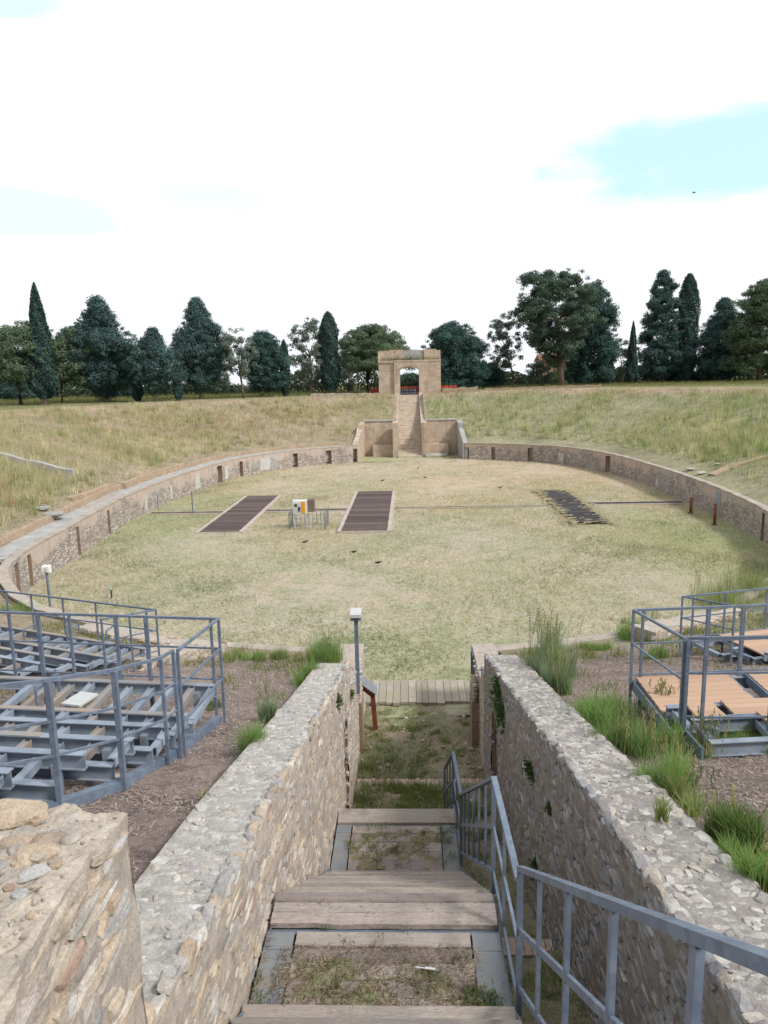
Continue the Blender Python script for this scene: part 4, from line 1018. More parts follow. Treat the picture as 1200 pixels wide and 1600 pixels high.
def skeleton(th, fp, rows, W, joist=.62, skew=0.0, mat2='stainedsteel'):
    """rows: list of (v0, v1, z, u0): beams along u and joists along v"""
    for r, (v0, v1, z, u0) in enumerate(rows):
        for v in (v0 + .05, v1 - .05):
            mt_ = M[mat2] if random.random() < .6 else M['framesteel']
            mb = MB(); mb.bar(fp(u0, v, z - .085), fp(W, v, z - .085), .012, .155); mb.bar(fp(u0, v, z), fp(W, v, z), .10, .012); mb.bar(fp(u0, v, z - .168), fp(W, v, z - .168), .08, .01); mb.build('cross_beam', M['framesteel'], th)
            if mt_ is not M['framesteel']:
                mb = MB(); mb.bar(fp(u0 + random.uniform(0, 1.2), v, z + .010), fp(W, v, z + .010), .095, .006); mb.build('stained_flange', mt_, th)
        jj = joist * (.78 if r == 0 else 1)
        n = int((W - u0) / jj)
        for k in range(n + 1):
            a = u0 + .05 + k * jj + random.gauss(0, .03); dz = random.gauss(-.01, .012); sk = skew + random.gauss(0, .02)
            if random.random() < .06: continue
            mb = MB()
            for off in (-.04, .04): mb.bar(fp(a + off, v0 + .11, z - .05 + dz), fp(a + off + sk, v1 - .11, z - .05 + dz), .010, .09)
            mb.bar(fp(a, v0 + .11, z - .03 + dz), fp(a + sk, v1 - .11, z + .004 + dz), .092, .008); mb.build('joist', M['framesteel'] if random.random() < .8 else M[mat2], th)
        for a in np.arange(u0 + .3, W, 2.0):          # short supports
            for v in (v0 + .1, v1 - .1):
                p = fp(a, v, z - .1); g = ground(p[0], p[1])
                if p[2] - g > .04: mb = MB(); mb.bx(p[0] - .04, p[0] + .04, p[1] - .04, p[1] + .04, g - .05, p[2]); mb.build('support', M['framesteel'], th)
random.seed(50)
# left, near
A = thing('seating_platform', 'stripped grey steel seating frame with bare joists and railings left of the stairs', 'seating platform', (-5, 8, 4.7))
fp, u, v = frame_pt((-2.86, 10.12), (-1, .10), (0, -1))
rowsA = [(0, 1.28, 4.60, .02), (1.30, 1.92, 4.76, .05), (1.94, 2.6, 4.93, .08), (2.62, 3.26, 5.10, .25), (3.28, 3.95, 5.28, .5), (3.97, 4.7, 5.46, .9)]
skeleton(A, fp, rowsA, 7.2, .40, .0)
mb = MB(); edge = [(-2.84, 10.1), (-2.86, 7.9), (-3.02, 6.85), (-3.38, 6.1), (-4.2, 5.2)]
for (a, b) in zip(edge[:-1], edge[1:]): mb.bar((a[0], a[1], ground(*a) + .03), (b[0], b[1], ground(*b) + .03), .012, .15); mb.bar((a[0] - .05, a[1], ground(*a) + .112), (b[0] - .05, b[1], ground(*b) + .112), .10, .012)
mb.build('edge_plate', M['steel'], A)
rail_run(A, [(-2.80, 10.12, 4.60), (-6.4, 10.55, 4.60), (-9.5, 11.3, 4.6)], 1.0, [.55, .07], [0.0, .018, .165, .235, .345, .42, .49, .56, .7, .85, 1], thick=(2, 3, 5))
rail_run(A, [(-2.80, 10.12, 4.60), (-2.80, 8.25, 4.84)], 1.0, [.55, .08], [1.0])
rail_run(A, [(-2.81, 8.12, 4.85), (-2.84, 7.75, 4.90), (-3.0, 6.83, 5.14), (-3.35, 6.16, 5.32), (-4.3, 5.2, 5.58)], 1.04, [.64, .30], [0, .10, .37, .59, .97], thick=(2, 3))
for (a, b) in (((58, 1102), (93, 1080)),):
    p, q = at_z(*a, 4.68), at_z(*b, 4.68); mb = MB(); mb.bar(p, p + V3(0, 0, .24), .03); mb.bar(q, q + V3(0, 0, .24), .03); mb.bar(p + V3(0, 0, .255), q + V3(0, 0, .255), .03); mb.build('guard_loop', M['steel'], A)
p = at_z(125, 1092, 4.66); mb = MB(); mb.box((p[0], p[1], 4.655), (.30, .40, .03), rotz(-.25)); tag(mb.build('white_board', M['lightgrey']), 'small white board lying across the bare joists of the left seating frame', 'board')
# left, far
B = thing('seating_platform', 'farther stripped steel seating frame low beside the arena on the left', 'seating platform', (-8, 15, 3.2))
fp, u, v = frame_pt((-5.55, 15.15), (-.93, .36), (-.36, -.93))
skeleton(B, fp, [(0, .95, 3.22, .35), (.97, 1.6, 3.36, .5), (1.62, 2.25, 3.5, .7), (2.27, 2.9, 3.66, .9)], 6.5, .5)
rail_run(B, [fp(0, 0, 3.15), fp(5.2, 0, 3.12), fp(9, .4, 3.12)], .98, [.5], [0, .03, .19, .30, .41, .5, .58, .67, .8])
rail_run(B, [fp(0, 0, 3.15), fp(.05, 1.55, 3.42)], .98, [.52, .05], [.5, .98])
for (a, b) in (((38, 1000), (60, 988)), ((106, 1002), (124, 990)), ((167, 1002), (181, 992))):
    p, q = at_z(*a, 3.36), at_z(*b, 3.36); mb = MB(); mb.bar(p, p + V3(0, 0, .22), .028); mb.bar(q, q + V3(0, 0, .22), .028); mb.bar(p + V3(0, 0, .235), q + V3(0, 0, .235), .028); mb.build('guard_loop', M['steel'], B)
# right, near: with deck boards
def boards(th, fp, u0, u1, v0, v1, z):
    n = max(1, int(round((v1 - v0) / .145))); w = (v1 - v0) / n
    for i in range(n):
        mb = MB(); mb.bar(fp(u0, v0 + (i + .5) * w, z), fp(u1 + random.gauss(0, .006), v0 + (i + .5) * w, z), w - .006, .03, tuple(np.ones(3) * random.uniform(.92, 1.08))); mb.build('deck_board', M['deck'], th)
Cq = thing('seating_platform', 'steel seating platform with terracotta deck boards and railings right of the stairs', 'seating platform', (5, 9.5, 4.5))
fp, u, v = frame_pt((3.32, 10.55), (1, .09), (0, -1))
rowsC = [(0, 1.2, 4.44, .0), (1.22, 1.9, 4.60, .05), (1.92, 2.6, 4.77, .1)]
skeleton(Cq, fp, rowsC, 4.6, .75, 0, 'steel')
boards(Cq, fp, .03, 1.42, .0, 1.2, 4.478); boards(Cq, fp, 1.72, 4.6, -.02, 1.18, 4.49)
boards(Cq, fp, .30, .68, 1.25, 1.86, 4.636); boards(Cq, fp, .80, 1.5, 1.24, 1.9, 4.64); boards(Cq, fp, 1.78, 4.6, 1.22, 1.9, 4.645)
boards(Cq, fp, .95, 4.6, 1.94, 2.6, 4.806)
for ua in (1.44, 1.70): mb = MB(); mb.bar(fp(ua, -.02, 4.42), fp(ua, 1.2, 4.42), .03, .14); mb.build('joist', M['steel'], Cq)
mb = MB(); mb.bar(fp(-.01, -.02, 4.36), fp(-.01, 1.95, 4.40), .03, .15); mb.bar(fp(.0, 1.95, 4.62), fp(.0, 2.62, 4.66), .03, .13); mb.build('edge_plate', M['steel'], Cq)
rail_run(Cq, [fp(-.05, .02, 4.46), fp(2.6, .02, 4.46), fp(4.8, .05, 4.46)], 1.08, [.56, .07], [0, .03, .235, .345, .55, .75, .97], thick=(2, 3))
rail_run(Cq, [fp(-.05, .02, 4.46), fp(-.05, 2.05, 4.76)], 1.08, [.56], [1.0], w=.05)
rail_run(Cq, [fp(-.04, 2.12, 4.78), fp(.14, 2.2, 4.8), fp(1.0, 2.35, 4.84), fp(3.2, 2.6, 4.9)], 1.1, [.66, .1], [0.0, .06, .30, .7], thick=(2,))
D = thing('seating_platform', 'farther terracotta decked seating platform with railings at the right edge', 'seating platform', (8, 15, 3.3))
fp, u, v = frame_pt((5.85, 15.5), (.96, .28), (.28, -.96))
skeleton(D, fp, [(0, 1.0, 3.2, .3), (1.02, 1.7, 3.36, .45), (1.72, 2.4, 3.52, .6)], 5.5, .8, 0, 'steel')
boards(D, fp, .95, 5.4, .0, 1.0, 3.235); boards(D, fp, .7, 5.4, 1.04, 1.68, 3.395); boards(D, fp, .8, 5.4, 1.75, 2.38, 3.555)
rail_run(D, [fp(0, 0, 3.2), fp(5.5, .1, 3.2)], 1.0, [.52, .06], [0, .05, .195, .39, .6, .8])
rail_run(D, [fp(0, 0, 3.2), fp(.05, 1.55, 3.45)], 1.0, [.52], [.55, .98])

# ------------------------------------------------------------------ grass, weeds, straw
def blades(mb, base, h, w, lean, col, seg=2):
    """base Nx3, h,w,lean N ; col Nx3"""
    N = len(base); a = rng.uniform(0, 2 * pi, N); d = np.stack([np.cos(a), np.sin(a), np.zeros(N)], 1); b = rng.uniform(0, 2 * pi, N)
    sd = np.stack([np.cos(b), np.sin(b), np.zeros(N)], 1) * (w / 2)[:, None]; up = V3(0, 0, 1)
    if seg == 1:
        tip = base + up * h[:, None] + d * (lean * h)[:, None]
        v = np.stack([base - sd, base + sd, tip], 1).reshape(-1, 3); f = np.arange(3 * N).reshape(-1, 3)
        c = np.repeat(col, 3, 0)
    else:
        m1 = base + up * (h * .55)[:, None] + d * (lean * h * .3)[:, None]; tip = base + up * (h * (1 - .25 * lean))[:, None] + d * (lean * h)[:, None]
        v = np.stack([base - sd, base + sd, m1 + sd * .75, m1 - sd * .75, tip], 1).reshape(-1, 3)
        i = np.arange(N)[:, None] * 5
        mb.add(v, i + np.array([[0, 1, 2, 3]]), np.repeat(col, 5, 0)); mb.f.append(i + np.array([[3, 2, 4]]) + mb.n - 5 * N); return
    mb.add(v, f, c)
def nz(x, y, s, k=0):
    return np.sin(x * s + k) * np.cos(y * s * 1.13 - k * 2) * .5 + np.sin((x + y) * s * .57 + k * 3) * .3 + np.sin((x - y * .7) * s * 1.9 + k) * .2
def ground_vec(a, s): p = oval_xy(a) + oval_n(a) * s[:, None]; return np.column_stack([p, ground_as(p[:, 0], p[:, 1], s)])
N = 170000
a = rng.uniform(0, OL, N); s = 1.9 + 19.5 * rng.random(N) ** .9
b = ground_vec(a, s); x, y = b[:, 0], b[:, 1]
keep = (y > 21) & ~((np.abs(x - GX) < 2.0) & (y > 80)) & ~((np.abs(x) < 6) & (y < 87) & (y > 79)) & (b[:, 1] / np.maximum(1, np.abs(x)) > .95)
den = .55 + .6 * nz(x, y, .35, 1) + .35 * nz(x, y, 1.3, 4)
keep &= rng.random(N) < np.clip(den + .25, .12, 1)
b = b[keep]; x, y, s = b[:, 0], b[:, 1], s[keep]; n = len(b)
right = smooth(x, -3, 6)
g = np.clip(.24 + .42 * right + .35 * nz(x, y, .22, 2) + .25 * nz(x, y, .8, 5) + rng.normal(0, .18, n) + .35 * (s < 4), 0, 1)[:, None]
br_ = np.clip(nz(x, y, .17, 7) * 1.1 + .1 - right * .5, 0, .7)[:, None]
dry = V3(.56, .49, .375) * rng.uniform(.7, 1.25, (n, 1)); grn = V3(.275, .31, .165) * rng.uniform(.7, 1.3, (n, 1)); brn = V3(.40, .28, .18)
c = dry * (1 - g) + grn * g; c = c * (1 - br_) + brn * br_
h = rng.uniform(.25, .75, n) * (1 + .5 * nz(x, y, .5, 3)) * np.clip(s / 5, .45, 1) * np.clip((21.6 - s) / 3, .3, 1)
mb = MB(); b[:, 2] -= .04; blades(mb, b, h, rng.uniform(.022, .05, n), rng.uniform(.1, .55, n), c, 1)
NTF = 11000; a = rng.uniform(0, OL, NTF); s_t = 2.2 + 18.5 * rng.random(NTF) ** .9; tb = ground_vec(a, s_t); x, y = tb[:, 0], tb[:, 1]
kk = (y > 21) & ~((np.abs(x - GX) < 2.2) & (y > 80)) & ~((np.abs(x) < 6.3) & (y < 87.2) & (y > 79)) & (y / np.maximum(1, np.abs(x)) > .95) & (rng.random(NTF) < np.clip(.55 + .7 * nz(x, y, .3, 6), .1, 1))
tb = tb[kk]; x, y = tb[:, 0], tb[:, 1]; nt_ = len(tb); per = 18; right = smooth(x, -3, 6)
kind_ = rng.random(nt_) + .25 * nz(x, y, .25, 8); kc = np.where((kind_ < .55)[:, None], V3(.62, .55, .42), np.where((kind_ < .8 + .0 * right)[:, None], V3(.30, .345, .17), V3(.44, .33, .215)))
kc = np.where((right > .5)[:, None] & (kind_ > .75)[:, None], V3(.25, .33, .13), kc) * rng.uniform(.8, 1.25, (nt_, 1))
rr_t = rng.uniform(.12, .4, nt_); hh_t = rng.uniform(.45, 1.05, nt_) * np.clip((21.8 - s_t[kk]) / 3, .35, 1)
idx = np.repeat(np.arange(nt_), per); n = len(idx); q_ = rng.normal(0, 1, (n, 2)) * rr_t[idx][:, None] * .6
bb = tb[idx].copy(); bb[:, :2] += q_; bb[:, 2] -= .06
blades(mb, bb, hh_t[idx] * rng.uniform(.5, 1.1, n), rng.uniform(.02, .045, n), rng.uniform(.05, .5, n), kc[idx] * rng.uniform(.8, 1.2, (n, 1)), 1)
struct(mb.build('tall_bank_grass', M['blade']), 'stuff')
# short mown straw and tufts over the arena
N = 210000
fr_ = np.sqrt(rng.random(N)); a = rng.uniform(0, OL, N); q = oval_xy(a); xy = V3(.4, 50) + (q - V3(.4, 50)) * (fr_ * .992)[:, None]
x, y = xy[:, 0], xy[:, 1]
keep = rng.random(N) < np.clip(1.25 - (y - 20) / 55, .25, 1)
for (x0, x1, y0, y1) in ((-13.0, -10, 42.4, 56.8), (-4.45, -1.1, 42.2, 58), (9.6, 12.1, 44, 57), (-1.5, 1.9, 19.2, 20.8)): keep &= ~((x > x0) & (x < x1) & (y > y0) & (y < y1))
keep &= ~((np.abs(y - 49.85) < .6) & (x < -4)) & ~((np.abs(y - 51) < .55) & (x > 12))
x, y = x[keep], y[keep]; n = len(x)
t_ = arena_tint(x, y); g = np.clip(.06 + .5 * nz(x, y, .45, 3) + .55 * nz(x, y, 1.3, 1) + rng.normal(0, .2, n) + (1 - t_[:, :1]).ravel() * 1.3, 0, 1)[:, None]
c = (V3(.58, .515, .40) * rng.uniform(.65, 1.2, (n, 1))) * (1 - g) + V3(.235, .255, .15) * rng.uniform(.7, 1.3, (n, 1)) * g
tan_ = np.clip(.5 + 1.1 * nz(x, y, .13, 5) + .4 * nz(x, y, .4, 8), 0, 1)[:, None]; c = c * (1 - tan_) * V3(.93, 1.0, .93) + c * tan_ * V3(1.06, .98, .97); h = rng.uniform(.05, .17, n) * (1 + .4 * g.ravel()); 
mb = MB(); blades(mb, np.column_stack([x, y, np.full(n, -.05)]), h, rng.uniform(.02, .05, n), rng.uniform(.3, 2.2, n), c, 1)
struct(mb.build('mown_straw', M['blade']), 'stuff')
# straw, chips and dry stems on the bare soil each side of the passage
N = 130000; x = np.where(rng.random(N) < .55, rng.uniform(-7.5, -1.95, N), rng.uniform(2.3, 8, N)); y = rng.uniform(3.2, 19, N)
sel = rng.random(N) < np.clip(1.2 - (y - 4) / 18, .2, 1); x, y = x[sel], y[sel]; n = len(x)
dd = np.array([oval_as(p, q)[1] for p, q in zip(np.round(x, 2), np.round(y, 2))]); z = ground_as(x, y, dd); ok = dd > .6
x, y, z = x[ok], y[ok], z[ok]; n = len(x)
ang = rng.uniform(0, pi, n); L = rng.uniform(.015, .07, n) * np.where(rng.random(n) < .08, 2.4, 1); w = rng.uniform(.002, .005, n)
d = np.stack([np.cos(ang), np.sin(ang), rng.normal(-.05, .2, n)], 1) * (L / 2)[:, None]; sd = np.stack([-np.sin(ang), np.cos(ang), np.zeros(n)], 1) * w[:, None]
ctr_ = np.column_stack([x, y, z + rng.uniform(.003, .025, n)]); ctr_[:, 2] += 0
vv = np.stack([ctr_ - d - sd, ctr_ - d + sd, ctr_ + d + sd, ctr_ + d - sd], 1).reshape(-1, 3)
pal = np.array([(.42, .345, .31), (.33, .265, .235), (.22, .17, .15), (.50, .43, .385), (.37, .30, .265)]); c = pal[rng.integers(0, 5, n)] * rng.uniform(.75, 1.2, (n, 1))
mb = MB(); mb.add(vv, np.arange(4 * n).reshape(-1, 4), np.repeat(c, 4, 0)); struct(mb.build('straw_litter', M['straw']), 'stuff')
# low weeds on the passage floor and stairs
def weeds(name, pts, hmin, hmax, green, spread, per, lean=(.3, 1.1), w=(.006, .014)):
    B_ = []; C_ = []; H_ = []
    for (x, y, z, k) in pts:
        n = int(per * k); r = spread * sqrt(k); xx = rng.normal(0, r, n); yy = rng.normal(0, r, n)
        B_.append(np.column_stack([x + xx, y + yy, np.full(n, z)])); H_.append(rng.uniform(hmin, hmax, n) * sqrt(k)); C_.append(np.array(green) * rng.uniform(.6, 1.35, (n, 1)) * np.where(rng.random((n, 1)) < .2, np.array([[1.6, 1.25, 1.1]]), 1))
    mb = MB(); b = np.vstack(B_); n = len(b); blades(mb, b, np.concatenate(H_), rng.uniform(*w, n), rng.uniform(*lean, n), np.vstack(C_), 2); return mb
random.seed(60)
P_ = []
for _ in range(420):
    x = random.uniform(XL + .02, XR - .02); y = random.choice((random.uniform(13.4, 19), random.uniform(13.4, 15), random.uniform(4.8, 13) if x > .8 else random.uniform(13.5, 18)))
    P_.append((x, y, floor_z(y) - .01, random.uniform(.4, 1.5)))
struct(weeds('w', P_, .04, .13, (.19, .24, .095), .09, 60).build('passage_weeds', M['blade']), 'stuff')
# birds-eye debris: dry soil heaps, straw and small weeds on the landings
def debris(mb, x0, x1, y0, y1, z, n, lmax=.12):
    for _ in range(n):
        x, y = random.uniform(x0, x1), random.uniform(y0, y1); a_ = random.uniform(0, pi); L_ = random.uniform(.01, lmax * .6)
        mb.bar((x, y, z + random.uniform(.0, .03)), (x + L_ * cos(a_), y + L_ * sin(a_), z + random.uniform(.0, .035)), random.uniform(.0015, .004), .002, tuple(np.array(random.choice(((.34, .26, .19), (.22, .155, .11), (.15, .10, .075), (.42, .34, .24)))) * random.uniform(.8, 1.2)))
def soil_patch(x0, x1, y0, y1, z, amp, seed):
    mb = MB(); nx, ny = 60, 40; vs = []; cs = []
    for j in range(ny):
        for i in range(nx):
            x = x0 + (x1 - x0) * i / (nx - 1); y = y0 + (y1 - y0) * j / (ny - 1)
            h = amp * (.15 + nz(np.float64(x), np.float64(y), 7, seed) * .9 + nz(np.float64(x), np.float64(y), 19, seed + 2) * .5) - .4 * amp * ((2 * i / (nx - 1) - 1) ** 4 + (2 * j / (ny - 1) - 1) ** 4)
            vs.append((x, y, z + h + random.gauss(0, .003)))
    mb.add(vs, [(j * nx + i, j * nx + i + 1, (j + 1) * nx + i + 1, (j + 1) * nx + i) for j in range(ny - 1) for i in range(nx - 1)])
    return mb
soil = MB()
s1 = soil_patch(SXL + .2, .52, 4.62, 5.22, L1, .035, 1); s2 = soil_patch(SXL + .25, .40, 9.8, 10.75, L2 - .02, .035, 3)
for s_ in (s1, s2): soil.add(s_.v[0], s_.f[0])
struct(soil.build('stair_soil', M['earth'], smooth=True), 'stuff')
mb = MB(); debris(mb, SXL + .15, .5, 4.66, 5.3, L1 + .012, 2600); debris(mb, SXL, .7, 5.56, 5.95, L1 + .035, 90, .08); debris(mb, SXL + .2, .45, 9.8, 10.9, L2 + .0, 700); debris(mb, SXL, .66, 4.3, 4.6, L1 + .152, 40, .06); debris(mb, SXL, .05 + SXL, 4.6, 6, L1, 150)
struct(mb.build('stair_straw', M['straw']), 'stuff')
P_ = [(random.uniform(SXL + .1, .5), random.uniform(4.64, 5.2), L1 + .005, random.uniform(.2, .8)) for _ in range(34)] + [(random.uniform(.3, .6), random.uniform(4.66, 4.85), L1, random.uniform(.6, 1.3)) for _ in range(12)] + [(SXL + random.uniform(.0, .08), random.uniform(4.3, 5.1), L1 - .02, random.uniform(.3, 1)) for _ in range(10)]
P_ += [(random.uniform(SXL + .2, .45), random.uniform(9.85, 10.9), L2, random.uniform(.4, 1.3)) for _ in range(34)] + [(random.uniform(SXL + .2, .45), random.uniform(5.3, 5.6), L1, random.uniform(.15, .5)) for _ in range(8)] + [(random.uniform(.4, .66), random.uniform(9.8, 10.9), L2, random.uniform(.5, 1.3)) for _ in range(8)]
struct(weeds('w', P_, .02, .075, (.15, .205, .075), .045, 34, (.4, 1.4), (.006, .013)).build('stair_weeds', M['blade']), 'stuff')
p = at_z(668, 1515, L1 + .04); mb = MB(); R = rotz(-.15); mb.box((p[0] + .02, p[1], L1 + .05), (.085, .022, .006), R); mb.box((p[0] - .06, p[1] + .008, L1 + .05), (.07, .009, .006), R)
tag(mb.build('plastic_litter', M['white']), 'small white plastic scrap lying in the soil on the near landing', 'litter')

def clump(px, py, hh, r, n, green, lab, name='grass_clump', stems=0, cat='grass clump', lift=0, w=(.004, .010), base=None, lean=(.08, .6)):
    g = on_ground(px, py) if base is None else V3(*base); gz = ground(g[0], g[1]) if base is None else g[2]
    n = int(n * 2.3); hh = hh * 1.35; nsub = max(3, int(r * 30)); sub = rng.normal(0, r * .5, (nsub, 2)); sh = rng.uniform(.45, 1.15, nsub); si = rng.integers(0, nsub, n)
    x = g[0] + sub[si, 0] + rng.normal(0, r * .20, n); y = g[1] + sub[si, 1] * 1.3 + rng.normal(0, r * .26, n)
    z = np.array([ground(p, q) for p, q in zip(x, y)]) - .02 if base is None else np.full(n, gz)
    if base is None: z = np.where(np.abs(z - gz) > .6, gz, z)
    h = hh * sh[si] * (.35 + .8 * rng.random(n) ** 1.3)
    tone = rng.uniform(.8, 1.25, (nsub, 1)) * np.where(rng.random((nsub, 1)) < .3, np.array([[1.1, 1.05, 1.35]]), 1); c = np.array(green) * tone[si] * rng.uniform(.65, 1.35, (n, 1)); dm_ = rng.random((n, 1)) < .1; c = np.where(dm_, V3(.36, .30, .15), c)
    mb = MB(); blades(mb, np.column_stack([x, y, z]), h, rng.uniform(*w, n), rng.uniform(*lean, n), c, 2)
    o = thing(name, lab, cat, (g[0], g[1], gz), 'weeds growing along the passage walls'); mb.build('leaf_blades', M['blade'], o)
    if stems:
        mb = MB()
        for _ in range(int(stems * 1.6)):
            x_, y_ = g[0] + random.gauss(0, r * .5), g[1] + random.gauss(0, r * .5); H = hh * random.uniform(.95, 1.35); lx, ly = random.gauss(0, .1) * H, random.gauss(0, .1) * H
            cc = V3(.40, .36, .20) * random.uniform(.8, 1.2) if random.random() < .6 else V3(.20, .25, .12)
            mb.tube([(x_, y_, gz), (x_ + lx * .4, y_ + ly * .4, gz + H * .6), (x_ + lx, y_ + ly, gz + H)], [.004, .003, .002], 4, cc)
            for q in range(7):
                t_ = .7 + q * .045; mb.box((x_ + lx * t_ + random.gauss(0, .012), y_ + ly * t_, gz + H * t_), (.009, .009, .03), rotz(random.random() * 3), cc * 1.1)
        struct(mb.build('seed_stems', M['blade'], o), 'stuff')
    return o
G1, G2, G3 = (.215, .325, .12), (.24, .32, .215), (.29, .335, .165)
clump(850, 1060, .82, .42, 1500, G2, 'tall blue green grass clump at the far end of the right passage wall', stems=26, lean=(.05, .3))
clump(872, 1085, .5, .22, 620, G2, 'upright grass clump halfway along the far part of the right wall', stems=14, lean=(.05, .4))
clump(935, 1128, .42, .42, 1900, G1, 'wide bright green weed patch between right wall and terracotta deck', stems=6)
clump(985, 1175, .42, .36, 1900, G1, 'dense bright green weed patch in the middle of the right wall edge', stems=12)
clump(1045, 1238, .40, .26, 1500, G1, 'leafy green weed clump before the bare patch of the right wall top', stems=10)
clump(1068, 1272, .26, .17, 700, G3, 'yellowish weed clump among dry stems near the right wall', stems=5)
clump(1135, 1318, .32, .2, 1300, (.10, .17, .05), 'low feathery green plant on the near right wall edge', stems=4)
clump(1200, 1385, .28, .2, 1000, G1, 'green weeds cut by the right edge of the picture beside the wall', stems=3)
clump(1165, 1168, .24, .3, 1000, G1, 'green weeds below the front edge of the terracotta deck')
clump(1035, 1125, .35, .2, 600, G3, 'yellow green wild oats under the corner post of the terracotta deck', stems=16)
clump(1010, 1105, .3, .2, 500, G3, 'pale wild oats by the left corner of the terracotta deck', stems=12)
clump(1110, 1180, .3, .16, 300, G3, 'thin pale grass stalks in front of the terracotta deck', stems=10)
clump(505, 1036, .5, .42, 1600, G1, 'bright green grass clump at the far end of the left passage wall', stems=4)
clump(485, 1068, .42, .28, 900, G1, 'green grass strip hanging over the far left wall edge', stems=3)
clump(398, 1034, .3, .22, 600, G1, 'leafy green weed left of the left wall near the podium edge')
clump(360, 1030, .25, .25, 500, G3, 'low yellowish weeds behind the corner of the left seating frame')
clump(437, 1030, .28, .2, 500, G3, 'grass tuft between two green clumps near the left podium edge')
clump(420, 1128, .5, .14, 320, G2, 'slender grass tuft standing at the edge of the left wall top', stems=5)
clump(394, 1180, .32, .2, 800, G1, 'small bushy green weed against the left wall top')
clump(330, 1258, .16, .12, 220, G3, 'sparse low weed on the brown soil by the left wall')
clump(338, 1108, .16, .2, 300, (.17, .20, .12), 'greyish low weed at the foot of the left frame corner post')
clump(150, 1215, .14, .06, 90, G1, 'tiny green seedling below the edge plate of the left frame')
clump(30, 955, .3, .6, 500, G1, 'green weeds on the far left podium behind the railings')
clump(980, 995, .35, .45, 700, G1, 'dark green bush of weeds left of the far right platform')
clump(1010, 985, .38, .45, 700, G3, 'tall yellow green grass beside the far right platform corner', stems=8)
clump(1130, 948, .6, 1.0, 900, G3, 'tall pale grass on the right podium edge beyond the platforms', stems=20)
clump(1185, 925, .6, .9, 700, G3, 'tall pale grass at the right picture edge on the podium', stems=16)
clump(935, 1015, .22, .35, 500, G1, 'short green grass patch on the soil near the right podium edge')
clump(1032, 1030, .3, .25, 500, G1, 'green grass tuft behind the terracotta deck railing', stems=3)
clump(1000, 1245, .22, .05, 60, G3, 'single small tuft growing on the bare right wall top', base=(2.05, 5.62, wall_z(5.62) - .02))
# low weeds scattered on both soil strips near the podium edge
P_ = []
for _ in range(520):
    x = random.choice((random.uniform(-11, -1.9), random.uniform(2.3, 12))); y = random.uniform(15.2, 20.5) if random.random() < .8 else random.uniform(9, 16)
    a_, s_ = oval_as(x, y)
    if s_ > .9: P_.append((x, y, ground(x, y) - .01, random.uniform(.4, 1.8)))
struct(weeds('w', P_, .06, .2, (.19, .215, .085), .14, 40, (.2, .8), (.008, .018)).build('podium_edge_weeds', M['blade']), 'stuff')
# plants rooted in the passage wall faces
def wallplant(x, y, z, r, n, lab, droop=.7, sg=-1):
    o = thing('wall_plant', lab, 'plant', (x, y, z), 'plants rooted in the passage walls'); mb = MB(); random.seed(int(z * 100))
    k = n; ctrs = np.column_stack([x + sg * np.abs(rng.normal(0, r * .35, k)) - sg * .01, y + rng.normal(0, r * .6, k), z - np.abs(rng.normal(0, r, k)) * droop + rng.normal(0, r * .3, k)])
    nrm = rng.normal(0, 1, (k, 3)); nrm /= np.linalg.norm(nrm, axis=1, keepdims=True); t1 = np.cross(nrm, V3(.3, .5, .8)); t1 /= np.linalg.norm(t1, axis=1, keepdims=True); t2 = np.cross(nrm, t1)
    sz = rng.uniform(.018, .035, (k, 1)); vv = np.stack([ctrs - t1 * sz, ctrs - t2 * sz * .6, ctrs + t1 * sz, ctrs + t2 * sz * .6], 1).reshape(-1, 3)
    mb.add(vv, np.arange(4 * k).reshape(-1, 4), np.repeat(V3(.075, .135, .05) * rng.uniform(.6, 1.4, (k, 1)), 4, 0)); mb.build('leaves', M['blade'], o)
    mb = MB(); 
    for _ in range(6): mb.tube([(x - sg * .02, y, z), (x + sg * .06, y + random.gauss(0, r * .3), z - r * .4), (x + sg * .08, y + random.gauss(0, r * .6), z - r * droop)], .004, 4, (.12, .11, .06))
    mb.build('stems', M['blade'], o)
pw = at_x(780, 1075, XR); wallplant(XR, pw[1], pw[2] + .1, .22, 420, 'trailing green plant hanging from the right wall above its doorway')
pw = at_x(786, 1112, XR); wallplant(XR, pw[1], pw[2] + .15, .26, 520, 'larger trailing green plant beside the right doorway arch')
pw = at_x(831, 1193, XR); wallplant(XR, pw[1], pw[2], .14, 200, 'small green plant midway down the right wall face')
pw = at_x(861, 1260, XR); wallplant(XR, pw[1], pw[2], .07, 80, 'tiny green plant low on the right wall face')
pw = at_x(838, 1352, XR); wallplant(XR, pw[1], pw[2], .12, 160, 'green plant at the shaded foot of the right wall')
pw = at_x(527, 1090, XL); wallplant(XL, pw[1], pw[2], .12, 160, 'small green plant high on the left wall face', sg=1)
pw = at_x(547, 1080, XL); wallplant(XL, pw[1], pw[2], .11, 120, 'small plant above the left doorway arch', sg=1)
